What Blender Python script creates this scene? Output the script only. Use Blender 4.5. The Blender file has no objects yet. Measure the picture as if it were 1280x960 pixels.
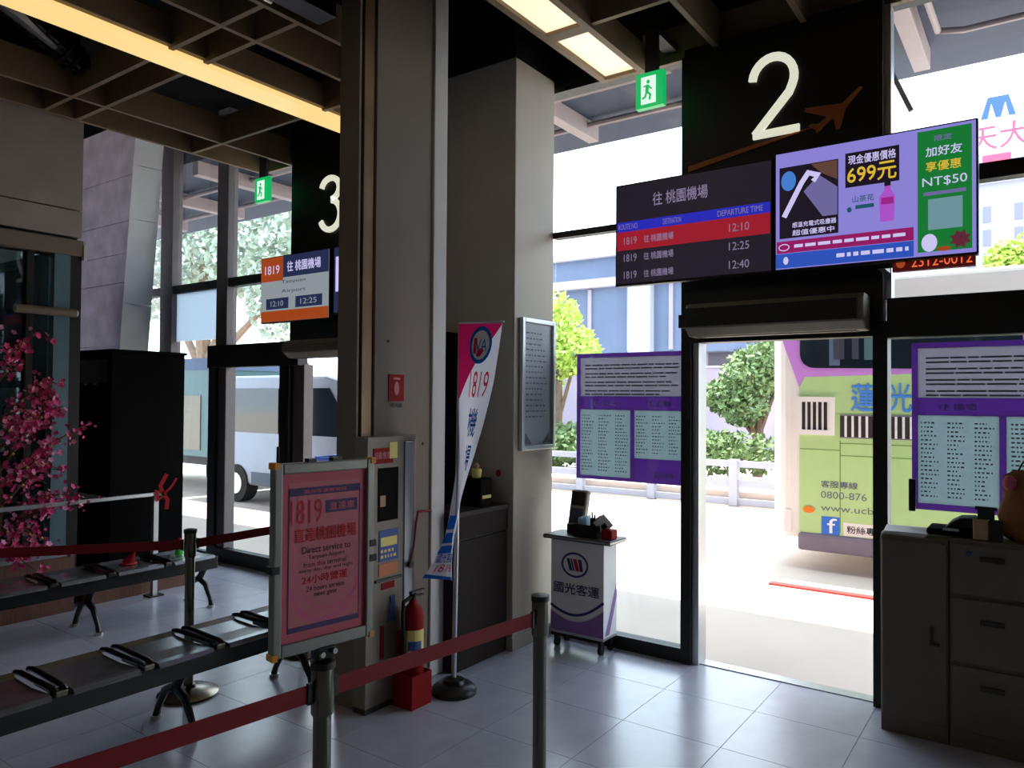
import bpy, math, random
from math import sin, cos, pi, radians
from mathutils import Vector, Matrix

random.seed(7)
S = bpy.context.scene
COL = S.collection
D = bpy.data

# ------------------------------------------------------------------ camera, world, sun, exposure
cam = D.objects.new('camera', D.cameras.new('camera'))
COL.objects.link(cam)
S.camera = cam
cam.data.sensor_fit = 'HORIZONTAL'
cam.data.sensor_width = 36.0
cam.data.lens = 36.0 * 938.0 / 1280.0
cam.data.clip_start = 0.05
cam.data.clip_end = 500
yaw, pitch, roll = radians(35.5), radians(1.05), radians(0.4)
fw = Vector((-sin(yaw) * cos(pitch), cos(yaw) * cos(pitch), sin(pitch)))
rt0 = Vector((cos(yaw), sin(yaw), 0))
up0 = rt0.cross(fw)
rt = rt0 * cos(roll) + up0 * sin(roll)
up = up0 * cos(roll) - rt0 * sin(roll)
cam.matrix_world = Matrix(((rt.x, up.x, -fw.x, 0), (rt.y, up.y, -fw.y, 0), (rt.z, up.z, -fw.z, 1.7), (0, 0, 0, 1)))

world = D.worlds.new('sky')
S.world = world
world.use_nodes = True
bg = world.node_tree.nodes['Background']
bg.inputs[0].default_value = (0.78, 0.89, 1.0, 1)
bg.inputs[1].default_value = 2.6

sun = D.objects.new('sun', D.lights.new('sun', 'SUN'))
COL.objects.link(sun)
sun.data.energy = 7.0
sun.data.angle = radians(0.55)
sun.data.color = (1.0, 0.95, 0.88)
sun.rotation_euler = (radians(-11), radians(3), 0)

S.view_settings.view_transform = 'Standard'
S.view_settings.look = 'None'
S.view_settings.gamma = 1.0
S.view_settings.use_curve_mapping = False
EXPO = 1.05
S.view_settings.exposure = EXPO
S.cycles.max_bounces = 10
S.cycles.diffuse_bounces = 5
S.cycles.transparent_max_bounces = 24
S.cycles.sample_clamp_indirect = 6.0


# ------------------------------------------------------------------ materials
def lin(c):
    c /= 255.0
    return c / 12.92 if c <= 0.04045 else ((c + 0.055) / 1.055) ** 2.4


def rgb(r, g, b):
    return (lin(r), lin(g), lin(b), 1.0)


def mat(name, col, rough=0.6, metal=0.0, noise=0.12, scale=9.0, spec=0.4, bump=0.0, stretch=None):
    m = D.materials.new(name)
    m.use_nodes = True
    nt = m.node_tree
    p = nt.nodes['Principled BSDF']
    p.inputs['Roughness'].default_value = rough
    p.inputs['Metallic'].default_value = metal
    p.inputs['Specular IOR Level'].default_value = spec
    c = rgb(*col)
    if noise <= 0:
        p.inputs['Base Color'].default_value = c
        return m
    tc = nt.nodes.new('ShaderNodeTexCoord')
    n = nt.nodes.new('ShaderNodeTexNoise')
    n.inputs['Scale'].default_value = scale
    n.inputs['Detail'].default_value = 4
    src = tc.outputs['Object']
    if stretch:
        mp = nt.nodes.new('ShaderNodeMapping')
        mp.inputs['Scale'].default_value = stretch
        nt.links.new(src, mp.inputs[0])
        src = mp.outputs[0]
    nt.links.new(src, n.inputs['Vector'])
    r = nt.nodes.new('ShaderNodeValToRGB')
    r.color_ramp.elements[0].position = 0.3
    r.color_ramp.elements[1].position = 0.7
    r.color_ramp.elements[0].color = tuple(x * (1 - noise) for x in c[:3]) + (1,)
    r.color_ramp.elements[1].color = tuple(min(1, x * (1 + noise)) for x in c[:3]) + (1,)
    nt.links.new(n.outputs['Fac'], r.inputs[0])
    nt.links.new(r.outputs[0], p.inputs['Base Color'])
    if bump > 0:
        b = nt.nodes.new('ShaderNodeBump')
        b.inputs['Strength'].default_value = bump
        b.inputs['Distance'].default_value = 0.005
        nt.links.new(n.outputs['Fac'], b.inputs['Height'])
        nt.links.new(b.outputs[0], p.inputs['Normal'])
    return m


def glass_mat(name, tint=(1, 1, 1), refl=0.05, edge=0.5):
    m = D.materials.new(name)
    m.use_nodes = True
    nt = m.node_tree
    nt.nodes.clear()
    out = nt.nodes.new('ShaderNodeOutputMaterial')
    t = nt.nodes.new('ShaderNodeBsdfTransparent')
    t.inputs[0].default_value = (*tint, 1)
    g = nt.nodes.new('ShaderNodeBsdfGlossy')
    g.inputs['Roughness'].default_value = 0.02
    lw = nt.nodes.new('ShaderNodeLayerWeight')
    lw.inputs['Blend'].default_value = 0.12
    mul = nt.nodes.new('ShaderNodeMath')
    mul.operation = 'MULTIPLY_ADD'
    mul.inputs[1].default_value = edge
    mul.inputs[2].default_value = refl * 0.4
    nt.links.new(lw.outputs['Fresnel'], mul.inputs[0])
    mx = nt.nodes.new('ShaderNodeMixShader')
    nt.links.new(mul.outputs[0], mx.inputs[0])
    nt.links.new(t.outputs[0], mx.inputs[1])
    nt.links.new(g.outputs[0], mx.inputs[2])
    nt.links.new(mx.outputs[0], out.inputs[0])
    return m


def film_mat(name, col, diff=0.3):
    m = D.materials.new(name)
    m.use_nodes = True
    nt = m.node_tree
    nt.nodes.clear()
    out = nt.nodes.new('ShaderNodeOutputMaterial')
    a = nt.nodes.new('ShaderNodeBsdfTranslucent')
    b = nt.nodes.new('ShaderNodeBsdfDiffuse')
    a.inputs[0].default_value = rgb(*col)
    b.inputs[0].default_value = rgb(*col)
    mx = nt.nodes.new('ShaderNodeMixShader')
    mx.inputs[0].default_value = diff
    nt.links.new(a.outputs[0], mx.inputs[1])
    nt.links.new(b.outputs[0], mx.inputs[2])
    nt.links.new(mx.outputs[0], out.inputs[0])
    return m


def emit(name, col, strength, base=None):
    m = D.materials.new(name)
    m.use_nodes = True
    p = m.node_tree.nodes['Principled BSDF']
    p.inputs['Base Color'].default_value = rgb(*(base or (20, 20, 20)))
    p.inputs['Roughness'].default_value = 0.35
    p.inputs['Emission Color'].default_value = rgb(*col)
    p.inputs['Emission Strength'].default_value = strength / 2 ** EXPO
    return m


M = {
    'tile': mat('floor_tile', (170, 172, 188), 0.25, 0, 0.08, 5, 1.0),
    'grout': mat('grout', (140, 140, 147), 0.5),
    'wall_dark': mat('dark_plaster', (62, 60, 58), 0.8),
    'slab': mat('ceiling_slab', (9, 9, 9), 0.95, 0, 0.1, 5, 0.1),
    'fin': mat('ceiling_fin', (128, 108, 82), 0.6, 0, 0.06),
    'black': mat('black_paint', (14, 14, 14), 0.45, 0, 0.05),
    'blackgloss': mat('black_gloss', (10, 10, 11), 0.18, 0, 0.05),
    'rubber': mat('rubber', (16, 16, 17), 0.8),
    'mullion': mat('mullion_paint', (96, 90, 92), 0.5, 0.1, 0.05),
    'alu': mat('aluminium', (185, 188, 192), 0.35, 0.85, 0.04),
    'steel': mat('brushed_steel', (190, 188, 182), 0.28, 1.0, 0.08, 30, 0.5, 0, (1, 1, 30)),
    'darksteel': mat('dark_steel', (60, 60, 62), 0.35, 0.9, 0.08),
    'brass': mat('bronze_strip', (118, 96, 74), 0.4, 0.6, 0.15, 6),
    'pillar': mat('pillar_panel', (164, 156, 145), 0.55, 0, 0.05, 3),
    'column': mat('column_panel', (112, 99, 87), 0.6, 0, 0.05, 3),
    'stripwhite': mat('white_strip', (190, 188, 186), 0.5, 0, 0.04),
    'greywall': mat('grey_wall_panel', (160, 150, 143), 0.6, 0, 0.08, 4),
    'cladstone': mat('stone_cladding', (222, 206, 224), 0.45, 0, 0.18, 5),
    'cladlight': mat('light_cladding', (212, 214, 216), 0.4, 0.1, 0.06, 4),
    'beige': mat('beige_metal', (122, 113, 99), 0.5, 0, 0.05),
    'cabinet': mat('office_cabinet', (98, 88, 76), 0.5, 0, 0.05),
    'cabinet_dark': mat('dark_handle', (44, 40, 36), 0.5),
    'blackcab': mat('black_cabinet', (5, 5, 6), 0.7, 0, 0.1, 9, 0.06),
    'brownbox': mat('brown_wood', (112, 78, 66), 0.6, 0, 0.2, 6, 0.4, 0, (1, 12, 1)),
    'counter': mat('counter_laminate', (42, 34, 31), 0.7, 0, 0.08, 9, 0.15),
    'countertop': mat('counter_top', (56, 49, 46), 0.6, 0, 0.08, 9, 0.2),
    'white': mat('white_paint', (226, 226, 228), 0.5, 0, 0.03),
    'paper': mat('white_paper', (232, 232, 232), 0.8, 0, 0.02),
    'greypaper': film_mat('notice_paper', (178, 176, 186), 0.4),
    'tealpaper': film_mat('timetable_paper', (178, 192, 196), 0.4),
    'sheetpaper': mat('pillar_notice_paper', (172, 174, 176), 0.6, 0, 0.08),
    'purple': film_mat('purple_board', (136, 98, 172), 0.4),
    'ink': mat('ink', (52, 52, 60), 0.8, 0, 0),
    'inkgrey': mat('grey_ink', (108, 112, 122), 0.8, 0, 0),
    'poststeel': mat('post_steel', (112, 106, 94), 0.25, 1.0, 0.08, 20),
    'belt': mat('red_belt', (122, 8, 22), 0.7, 0, 0.08, 40),
    'kerbred': mat('kerb_red', (190, 60, 56), 0.8),
    'red': mat('red_paint', (132, 10, 14), 0.65, 0, 0.05, 9, 0.15),
    'redink': mat('red_ink', (190, 30, 44), 0.7, 0, 0),
    'pink': mat('pink_poster', (188, 102, 113), 0.6, 0, 0.03),
    'pinkedge': mat('pink_border', (186, 86, 100), 0.6, 0, 0.03),
    'poster_navy': mat('poster_navy', (70, 56, 96), 0.7, 0, 0),
    'poster_purple': mat('poster_purple', (196, 92, 126), 0.7, 0, 0),
    'frame_grey': mat('frame_grey', (132, 132, 126), 0.4, 0.5, 0.05),
    'orangeclip': mat('orange_clip', (214, 140, 40), 0.5),
    'flagpink': film_mat('flag_pink', (240, 44, 122), 0.5),
    'flagwhite': film_mat('flag_white', (236, 236, 248), 0.5),
    'flagblue': film_mat('flag_blue', (44, 120, 214), 0.6),
    'flagred': film_mat('flag_red', (232, 60, 84), 0.6),
    'navy': mat('navy_ink', (56, 58, 116), 0.6, 0, 0),
    'lilacprint': mat('lilac_print', (140, 104, 168), 0.6, 0, 0),
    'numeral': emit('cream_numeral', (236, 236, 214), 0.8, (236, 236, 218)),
    'orange': mat('orange_print', (190, 104, 52), 0.5, 0, 0.05),
    'yellow': mat('yellow_label', (222, 206, 120), 0.6, 0, 0.05),
    'bluelabel': mat('blue_label', (50, 80, 150), 0.6, 0, 0.05),
    'brownbag': mat('brown_bag', (140, 88, 52), 0.85, 0, 0.2, 12, 0.2, 0.6),
    'cardboard': mat('cardboard', (170, 136, 106), 0.8),
    'tealglassframe': mat('teal_frame', (92, 122, 134), 0.4, 0.2, 0.06),
    'blossom': mat('blossom', (212, 62, 128), 0.7, 0, 0.3, 30),
    'blossompale': mat('pale_blossom', (236, 150, 190), 0.7, 0, 0.2, 30),
    'branch': mat('branch', (92, 70, 58), 0.8, 0, 0.2, 20),
    'seat': mat('seat_metal', (150, 152, 156), 0.25, 0.85, 0.10, 14),
    'cordblack': mat('cord', (22, 22, 24), 0.6),
    'pavement': mat('pavement', (206, 192, 180), 0.85, 0, 0.06, 1.2),
    'canopy': mat('canopy_soffit', (40, 49, 71), 0.7, 0, 0.08, 2),
    'canopybeam': mat('canopy_beam', (150, 137, 139), 0.6, 0, 0.05),
    'buswhite': mat('bus_white', (226, 218, 214), 0.35, 0, 0.02),
    'busgreen': mat('bus_green', (174, 201, 138), 0.35, 0, 0.02),
    'buslilac': mat('bus_lilac', (196, 132, 214), 0.35, 0, 0.02),
    'busgrey': mat('bus_bumper', (120, 108, 124), 0.5, 0, 0.05),
    'busseam': mat('bus_seam', (120, 150, 84), 0.6, 0, 0),
    'vent': mat('vent_dark', (48, 46, 48), 0.6, 0, 0.05),
    'busblue': mat('bus_blue', (70, 130, 214), 0.5, 0, 0),
    'fbblue': mat('logo_blue', (40, 104, 200), 0.5, 0, 0),
    'lamp_orange': mat('marker_lamp', (226, 120, 30), 0.3, 0, 0.05),
    'darkglass': mat('dark_glass', (20, 30, 40), 0.08, 0, 0.1, 3, 0.6),
    'leaf': mat('leaf_green', (108, 134, 86), 0.6, 0, 0.35, 6),
    'leafpale': mat('leaf_pale', (138, 152, 138), 0.6, 0, 0.3, 3),
    'leafy': mat('leaf_yellow_green', (172, 196, 90), 0.7, 0, 0.3, 6),
    'hedge': mat('hedge_green', (94, 118, 72), 0.8, 0, 0.35, 8),
    'trunk': mat('trunk', (110, 92, 78), 0.9, 0, 0.2),
    'bldgrey': mat('building_grey', (84, 98, 124), 0.8, 0, 0.06, 1),
    'bldlilac': mat('building_lilac', (136, 131, 148), 0.8, 0, 0.06, 1),
    'bldwin': mat('building_window', (62, 62, 76), 0.4, 0, 0.1),
    'bldwhite': mat('building_white', (156, 158, 172), 0.8, 0, 0.03),
    'hotel': mat('hotel_wall', (150, 152, 168), 0.8, 0, 0.03),
    'hotelwin': mat('hotel_window', (112, 114, 140), 0.6, 0, 0.03),
    'signblue': mat('sign_blue', (50, 84, 170), 0.6, 0, 0),
    'signpink': mat('sign_pink', (190, 70, 100), 0.6, 0, 0),
    'teal': mat('teal_truck', (74, 104, 106), 0.5, 0, 0.08),
    'silver': mat('silver_paint', (128, 134, 146), 0.3, 0.4, 0.04),
    'darkcar': mat('dark_car', (46, 56, 76), 0.3, 0.2, 0.05),
    'bluebox': mat('blue_box', (48, 96, 200), 0.5),
    'green': mat('green_toy', (60, 190, 60), 0.5),
    'dkblue': mat('dark_blue_panel', (72, 80, 104), 0.6, 0, 0.05),
    'hoseglint': mat('hose_glint', (170, 174, 178), 0.3, 0.9, 0.1, 20),  # bright metal used as the painted glint on the black hose
    'glass': glass_mat('clear_glass', (0.94, 0.97, 0.98)),
    'shopglass': glass_mat('shop_glass', (0.55, 0.72, 0.76), 0.08),
    'noticeglass': glass_mat('notice_glass', (0.98, 0.99, 1.0), 0.03, 0.08),
    'film': film_mat('pale_blue_film', (216, 230, 241)),
    'lamp': emit('ceiling_lamp', (255, 216, 142), 1.0, (90, 80, 60)),
    'fill_hall': emit('hall_fill', (255, 238, 214), 4.0, (230, 225, 210)),  # emission for the added fill panels
    'lamp_white': emit('panel_lamp', (255, 232, 196), 1.15, (110, 104, 92)),
    'exit_green': emit('exit_green', (16, 176, 92), 1.0, (10, 90, 50)),
    'exit_white': emit('exit_white', (228, 255, 240), 0.9, (200, 210, 205)),
    's_black': emit('screen_black', (34, 28, 42), 0.8),
    's_blue': emit('screen_blue', (40, 44, 196), 0.8),
    's_red': emit('screen_red', (168, 26, 46), 0.8),
    's_text': emit('screen_text', (150, 136, 172), 0.7),
    's_lav': emit('screen_lavender', (148, 138, 226), 0.85),
    's_dark': emit('screen_dark', (28, 20, 36), 0.8),
    's_brown': emit('screen_brown', (104, 72, 62), 0.8),
    's_glow': emit('screen_glow', (120, 112, 170), 0.8),
    's_sky': emit('screen_sky', (70, 130, 214), 0.9),
    's_yellow': emit('screen_yellow', (226, 190, 60), 0.9),
    's_magenta': emit('screen_magenta', (160, 36, 140), 0.9),
    's_purple': emit('screen_purple', (176, 84, 206), 0.9),
    's_crimson': emit('screen_crimson', (150, 24, 100), 0.9),
    's_royal': emit('screen_royal', (44, 84, 190), 0.9),
    's_green': emit('screen_green', (22, 122, 52), 0.9),
    's_white': emit('screen_white', (206, 200, 246), 0.95),
    's_qr': emit('screen_pale_teal', (120, 160, 170), 0.8),
    's_teal': emit('screen_teal', (30, 90, 110), 0.8),
    's_flower': emit('screen_flower', (104, 42, 62), 0.8),
    's_orange': emit('screen_orange', (196, 84, 34), 0.6),
    's_navy': emit('screen_navy', (40, 48, 84), 0.8),
    's_grey': emit('screen_grey', (168, 178, 184), 0.65),
    'led_back': emit('led_back', (90, 18, 18), 0.5),
    'led_text': emit('led_text', (250, 110, 60), 1.0),
}


# ------------------------------------------------------------------ mesh helpers
class Frame:
    """A flat drawing frame in the world: origin o, u to the viewer's right, v up, n towards the viewer."""

    def __init__(s, o, u, v, n):
        s.o, s.u, s.v, s.n = Vector(o), Vector(u), Vector(v), Vector(n)

    def pt(s, a, b, c=0.0):
        return s.o + s.u * a + s.v * b + s.n * c


def front(x, y, z):      # faces the hall (-Y)
    return Frame((x, y, z), (1, 0, 0), (0, 0, 1), (0, -1, 0))


def side(x, y, z):       # faces +X
    return Frame((x, y, z), (0, 1, 0), (0, 0, 1), (1, 0, 0))


_text = {}


def glyphs(s):
    if s not in _text:
        cu = D.curves.new('t', 'FONT')
        cu.body = s
        cu.resolution_u = 3
        o = D.objects.new('t', cu)
        COL.objects.link(o)
        dg = bpy.context.evaluated_depsgraph_get()
        me = D.meshes.new_from_object(o.evaluated_get(dg))
        vs = [(v.co.x, v.co.y, 0) for v in me.vertices]
        fs = [tuple(p.vertices) for p in me.polygons]
        D.objects.remove(o)
        D.curves.remove(cu)
        D.meshes.remove(me)
        if any(c > '\u2e80' for c in s):     # the bundled CJK face is thin: thicken its strokes
            base, faces = list(vs), list(fs)
            for k, (dx, dy) in enumerate(((0.02, 0.0), (0.01, 0.015), (0.01, -0.015))):
                vs += [(x + dx, y + dy, k + 1) for x, y, _ in base]
                fs += [tuple(i + len(base) * (k + 1) for i in f) for f in faces]
        if vs:
            x0, x1 = min(v[0] for v in vs), max(v[0] for v in vs)
            y0, y1 = min(v[1] for v in vs), max(v[1] for v in vs)
            vs = [((x - x0) / max(x1 - x0, 1e-6), (y - y0) / max(y1 - y0, 1e-6), k) for x, y, k in vs]
        _text[s] = (vs, fs)
    return _text[s]


class MB:
    def __init__(s):
        s.v, s.f = [], []

    def add(s, vs, fs):
        b = len(s.v)
        s.v += [Vector(p) for p in vs]
        s.f += [tuple(i + b for i in f) for f in fs]
        return s

    def box(s, x0, x1, y0, y1, z0, z1, R=None):
        vs = [Vector((x, y, z)) for z in (z0, z1) for y in (y0, y1) for x in (x0, x1)]
        if R is not None:
            vs = [R @ p for p in vs]
        return s.add(vs, [(0, 2, 3, 1), (4, 5, 7, 6), (0, 1, 5, 4), (2, 6, 7, 3), (0, 4, 6, 2), (1, 3, 7, 5)])

    def fbox(s, F, a0, a1, b0, b1, c0, c1):
        vs = [F.pt(a, b, c) for c in (c0, c1) for b in (b0, b1) for a in (a0, a1)]
        return s.add(vs, [(0, 2, 3, 1), (4, 5, 7, 6), (0, 1, 5, 4), (2, 6, 7, 3), (0, 4, 6, 2), (1, 3, 7, 5)])

    def quad(s, F, a0, a1, b0, b1, c):
        return s.add([F.pt(a0, b0, c), F.pt(a1, b0, c), F.pt(a1, b1, c), F.pt(a0, b1, c)], [(0, 1, 2, 3)])

    def poly(s, F, pts, c0, c1=None):
        n = len(pts)
        if c1 is None:
            return s.add([F.pt(a, b, c0) for a, b in pts], [tuple(range(n))])
        vs = [F.pt(a, b, c0) for a, b in pts] + [F.pt(a, b, c1) for a, b in pts]
        return s.add(vs, [tuple(range(n))[::-1], tuple(range(n, 2 * n))] +
                     [(i, (i + 1) % n, n + (i + 1) % n, n + i) for i in range(n)])

    def ring(s, F, ca, cb, ra, rb, w, c, n=32, a0=0, a1=2 * pi):
        """a flat elliptical band"""
        vs, fs = [], []
        for i in range(n + 1):
            t = a0 + (a1 - a0) * i / n
            vs += [F.pt(ca + ra * cos(t), cb + rb * sin(t), c), F.pt(ca + (ra - w) * cos(t), cb + (rb - w) * sin(t), c)]
        for i in range(n):
            fs.append((2 * i, 2 * i + 2, 2 * i + 3, 2 * i + 1))
        return s.add(vs, fs)

    def disc(s, F, ca, cb, ra, rb, c, n=24):
        return s.add([F.pt(ca + ra * cos(2 * pi * i / n), cb + rb * sin(2 * pi * i / n), c) for i in range(n)], [tuple(range(n))])

    def ribbon(s, F, pts, w, c0, c1):
        """a stroke of width w along 2-D points, extruded from c0 to c1"""
        L, Rr = [], []
        for i, p in enumerate(pts):
            a = Vector(pts[max(i - 1, 0)])
            b = Vector(pts[min(i + 1, len(pts) - 1)])
            d = (b - a).normalized()
            nn = Vector((-d.y, d.x))
            k = w / 2
            if 0 < i < len(pts) - 1:
                d1 = (Vector(p) - a).normalized()
                k /= max(0.55, abs(d.dot(d1)))
            L.append(Vector(p) + nn * k)
            Rr.append(Vector(p) - nn * k)
        n = len(pts)
        vs = [F.pt(q.x, q.y, c) for c in (c0, c1) for q in L + Rr]
        fs = []
        m = 2 * n
        for i in range(n - 1):
            fs += [(i, i + 1, n + i + 1, n + i), (m + i, m + n + i, m + n + i + 1, m + i + 1),
                   (i, m + i, m + i + 1, i + 1), (n + i, n + i + 1, m + n + i + 1, m + n + i)]
        fs += [(0, n, m + n, m), (n - 1, m + n - 1, m + 2 * n - 1, 2 * n - 1)]
        return s.add(vs, fs)

    def cyl(s, p, q, r, r2=None, n=16):
        p, q = Vector(p), Vector(q)
        r2 = r if r2 is None else r2
        d = (q - p).normalized()
        a = d.orthogonal().normalized()
        b = d.cross(a)
        vs = []
        for c, rr in ((p, r), (q, r2)):
            vs += [c + (a * cos(2 * pi * i / n) + b * sin(2 * pi * i / n)) * rr for i in range(n)]
        return s.add(vs, [tuple(range(n))[::-1], tuple(range(n, 2 * n))] +
                     [(i, (i + 1) % n, n + (i + 1) % n, n + i) for i in range(n)])

    def lathe(s, c, prof, n=24):
        c = Vector(c)
        vs, fs = [], []
        for r, z in prof:
            vs += [c + Vector((r * cos(2 * pi * i / n), r * sin(2 * pi * i / n), z)) for i in range(n)]
        for k in range(len(prof) - 1):
            fs += [(k * n + i, k * n + (i + 1) % n, (k + 1) * n + (i + 1) % n, (k + 1) * n + i) for i in range(n)]
        m = len(prof) - 1
        fs += [tuple(range(n))[::-1], tuple(m * n + i for i in range(n))]
        return s.add(vs, fs)

    def tube(s, pts, r, n=8):
        pts = [Vector(p) for p in pts]
        vs, fs = [], []
        rs = r if isinstance(r, (list, tuple)) else [r] * len(pts)
        a = None
        for i, p in enumerate(pts):
            d = (pts[min(i + 1, len(pts) - 1)] - pts[max(i - 1, 0)]).normalized()
            if a is None:
                a = d.orthogonal().normalized()
            a = (a - d * a.dot(d)).normalized()
            b = d.cross(a)
            vs += [p + (a * cos(2 * pi * k / n) + b * sin(2 * pi * k / n)) * rs[i] for k in range(n)]
        for i in range(len(pts) - 1):
            fs += [(i * n + k, i * n + (k + 1) % n, (i + 1) * n + (k + 1) % n, (i + 1) * n + k) for k in range(n)]
        m = len(pts) - 1
        fs += [tuple(range(n))[::-1], tuple(m * n + k for k in range(n))]
        return s.add(vs, fs)

    def text(s, t, F, a0, a1, b0, b1, c=0.002):
        vs, fs = glyphs(t)
        return s.add([F.pt(a0 + (a1 - a0) * x, b0 + (b1 - b0) * y, c + 0.006 * (b1 - b0) * k) for x, y, k in vs], fs)

    def rows(s, F, a0, a1, b0, b1, n, c=0.002, fill=0.55, ragged=0.3):
        """rows of small print too blurred to read: short strips of differing length"""
        h = (b1 - b0) / n
        for k in range(n):
            y = b1 - (k + 0.5) * h
            x, end = a0, a1 - (a1 - a0) * ragged * random.random()
            while x < end:
                w = min((a1 - a0) * random.uniform(0.05, 0.16), end - x)
                s.quad(F, x, x + w, y - h * fill / 2, y + h * fill / 2, c)
                x += w + h * 0.35
        return s

    def leaves(s, c, rad, n, size, shell=0.35):
        c = Vector(c)
        for _ in range(n):
            d = Vector((random.gauss(0, 1), random.gauss(0, 1), random.gauss(0, 1))).normalized()
            k = shell + (1 - shell) * random.random() ** 0.5
            p = c + Vector((d.x * rad[0], d.y * rad[1], d.z * rad[2])) * k
            a = Vector((random.gauss(0, 1), random.gauss(0, 1), random.gauss(0, 1))).normalized()
            b = a.orthogonal().normalized()
            z = size * random.uniform(0.6, 1.3)
            s.add([p - a * z, p + b * z * 0.5, p + a * z, p - b * z * 0.5], [(0, 1, 2, 3)])
        return s


ORG = {}


def org(o):
    return ORG.get(o, Vector((0, 0, 0)))


def obj(name, mb, m, parent=None, smooth=False, bevel=0.0, origin=None, segs=2):
    me = D.meshes.new(name)
    base = org(parent) if parent else Vector(origin or (0, 0, 0))
    me.from_pydata([tuple(p - base) for p in mb.v], [], mb.f)
    me.validate()
    if smooth:
        me.polygons.foreach_set('use_smooth', [True] * len(me.polygons))
    me.materials.append(M[m] if isinstance(m, str) else m)
    o = D.objects.new(name, me)
    COL.objects.link(o)
    if parent:
        o.parent = parent
    else:
        o.location = base
    ORG[o] = base
    if bevel:
        b = o.modifiers.new('bevel', 'BEVEL')
        b.width = bevel
        b.segments = segs
        b.limit_method = 'ANGLE'
    if smooth:
        e = o.modifiers.new('edges', 'EDGE_SPLIT')
        e.split_angle = radians(40)
    return o


def thing(name, label, cat, loc, group=None):
    o = D.objects.new(name, None)
    COL.objects.link(o)
    o.empty_display_size = 0.1
    o.location = loc
    ORG[o] = Vector(loc)
    return tag(o, label, cat, group)


def tag(o, label, cat, group=None):
    o['label'] = label
    o['category'] = cat
    if group:
        o['group'] = group
    return o


def struct(name, mb=None, m=None, loc=(0, 0, 0), bevel=0.0, label=None):
    if mb is None:
        o = D.objects.new(name, None)
        COL.objects.link(o)
        o.location = loc
        ORG[o] = Vector(loc)
    else:
        o = obj(name, mb, m, None, bevel=bevel)
    o['kind'] = 'structure'
    if label:
        o['label'] = label
    return o


W = 4.65            # plane of the glazed gate wall
CZ = 3.92           # underside of the ceiling grid

# ------------------------------------------------------------------ room shell
floor = struct('floor', MB().box(-12, 3.6, -5, 4.68, -0.12, -0.0025), 'grout')
TS = 0.5275
tile_me = None
for i in range(18):
    for j in range(8):
        x1, y1 = 0.275 - i * TS, 4.66 - j * TS
        if tile_me is None:
            t = obj('floor_tile', MB().box(-TS + 0.0018, -0.0018, -TS + 0.0018, -0.0018, -0.012, 0), 'tile', floor)
            tile_me = t.data
        else:
            t = D.objects.new('floor_tile', tile_me)
            COL.objects.link(t)
            t.parent = floor
        t.location = (x1, y1, 0)
obj('floor_slab', MB().box(-12, 3.6, -5, 4.66 - 8 * TS, -0.01, 0).box(0.275, 3.6, 4.66 - 8 * TS, 4.66, -0.01, 0).box(-12, 0.275 - 18 * TS, 4.66 - 8 * TS, 4.66, -0.01, 0), 'tile', floor)

ceiling = struct('ceiling', MB().box(-12, 3.6, -5, 4.9, 4.7, 4.85), 'slab')
for n, (a, b, c, d) in {'wall_right': (3.5, 3.6, -5, 4.65), 'wall_side': (-12.1, -12, -5, 4.65)}.items():
    struct(n, MB().box(a, b, c, d, 0, 4.7), 'wall_dark')
struct('wall_back', MB().box(-12, -11.6, -5.1, -5, 0, 4.7).box(-7.4, 3.6, -5.1, -5, 0, 4.7).box(-11.6, -7.4, -5.1, -5, 0, 0.7).box(-11.6, -7.4, -5.1, -5, 4.2, 4.7), 'wall_dark')
w6 = struct('fill_window', loc=(-9.5, -5.05, 0.7))  # unseen window added in the back wall to let in fill daylight
for k in range(4):
    obj('mullion', MB().box(-11.6 + 1.37 * k, -11.51 + 1.37 * k, -5.1, -5.0, 0.7, 4.2), 'mullion', w6)
for k in range(3):
    obj('glass_pane', MB().box(-11.51 + 1.37 * k, -10.23 + 1.37 * k, -5.056, -5.044, 0.7, 4.2), 'glass', w6)
struct('wall_front', MB().box(-6.4, 3.5, 4.66, 4.78, CZ + 0.03, 4.7), 'black')

# ceiling grid: each fin is a part of the ceiling
def fin(x0, x1, y0, y1, z0=CZ, z1=CZ + 0.24):
    obj('grid_fin', MB().box(x0, x1, y0, y1, z0, z1), 'fin', ceiling)

fw_ = 0.034
for x in (-6.38, -5.91, -4.03, -3.62):
    fin(x - fw_ / 2, x + fw_ / 2, -3.0, 4.62)
for x in (-1.69, -1.155, -0.63, -0.10, 0.43, 0.96, 1.49, 2.02):
    fin(x - fw_ / 2, x + fw_ / 2, -3.0, 4.62)
for y in (4.63, 3.867, 2.86, 2.615, 1.61, 1.365, 0.36, 0.115):
    fin(-6.38, -3.62, y - fw_ / 2, y + fw_ / 2, CZ + 0.002)
    fin(-2.22, 2.1, y - fw_ / 2, y + fw_ / 2, CZ + 0.002)

# dark ceiling track along the column line
t = thing('ceiling_track', 'dark metal track with a modelled sheen line under the ceiling beside the column', 'track', (-3.45, 2.0, 4.0))
obj('channel', MB().box(-3.56, -3.40, -1, 2.96, 3.93, 4.06), 'darksteel', t, bevel=0.01)
obj('highlight', MB().cyl((-3.53, -1, 3.92), (-3.53, 2.6, 3.92), 0.022), 'steel', t, smooth=True)  # bright bar built in as the highlight along the dark track

# strip light and framed panel lights
t = thing('strip_light', 'long warm strip light running under the brown ceiling grid', 'light', (-4.7, 1.0, CZ))
obj('housing', MB().box(-4.86, -4.54, -3.0, 4.52, CZ + 0.02, CZ + 0.2), 'fin', t)
obj('diffuser', MB().box(-4.82, -4.58, -3.0, 4.50, CZ - 0.015, CZ + 0.02), 'lamp', t, bevel=0.008)


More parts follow.
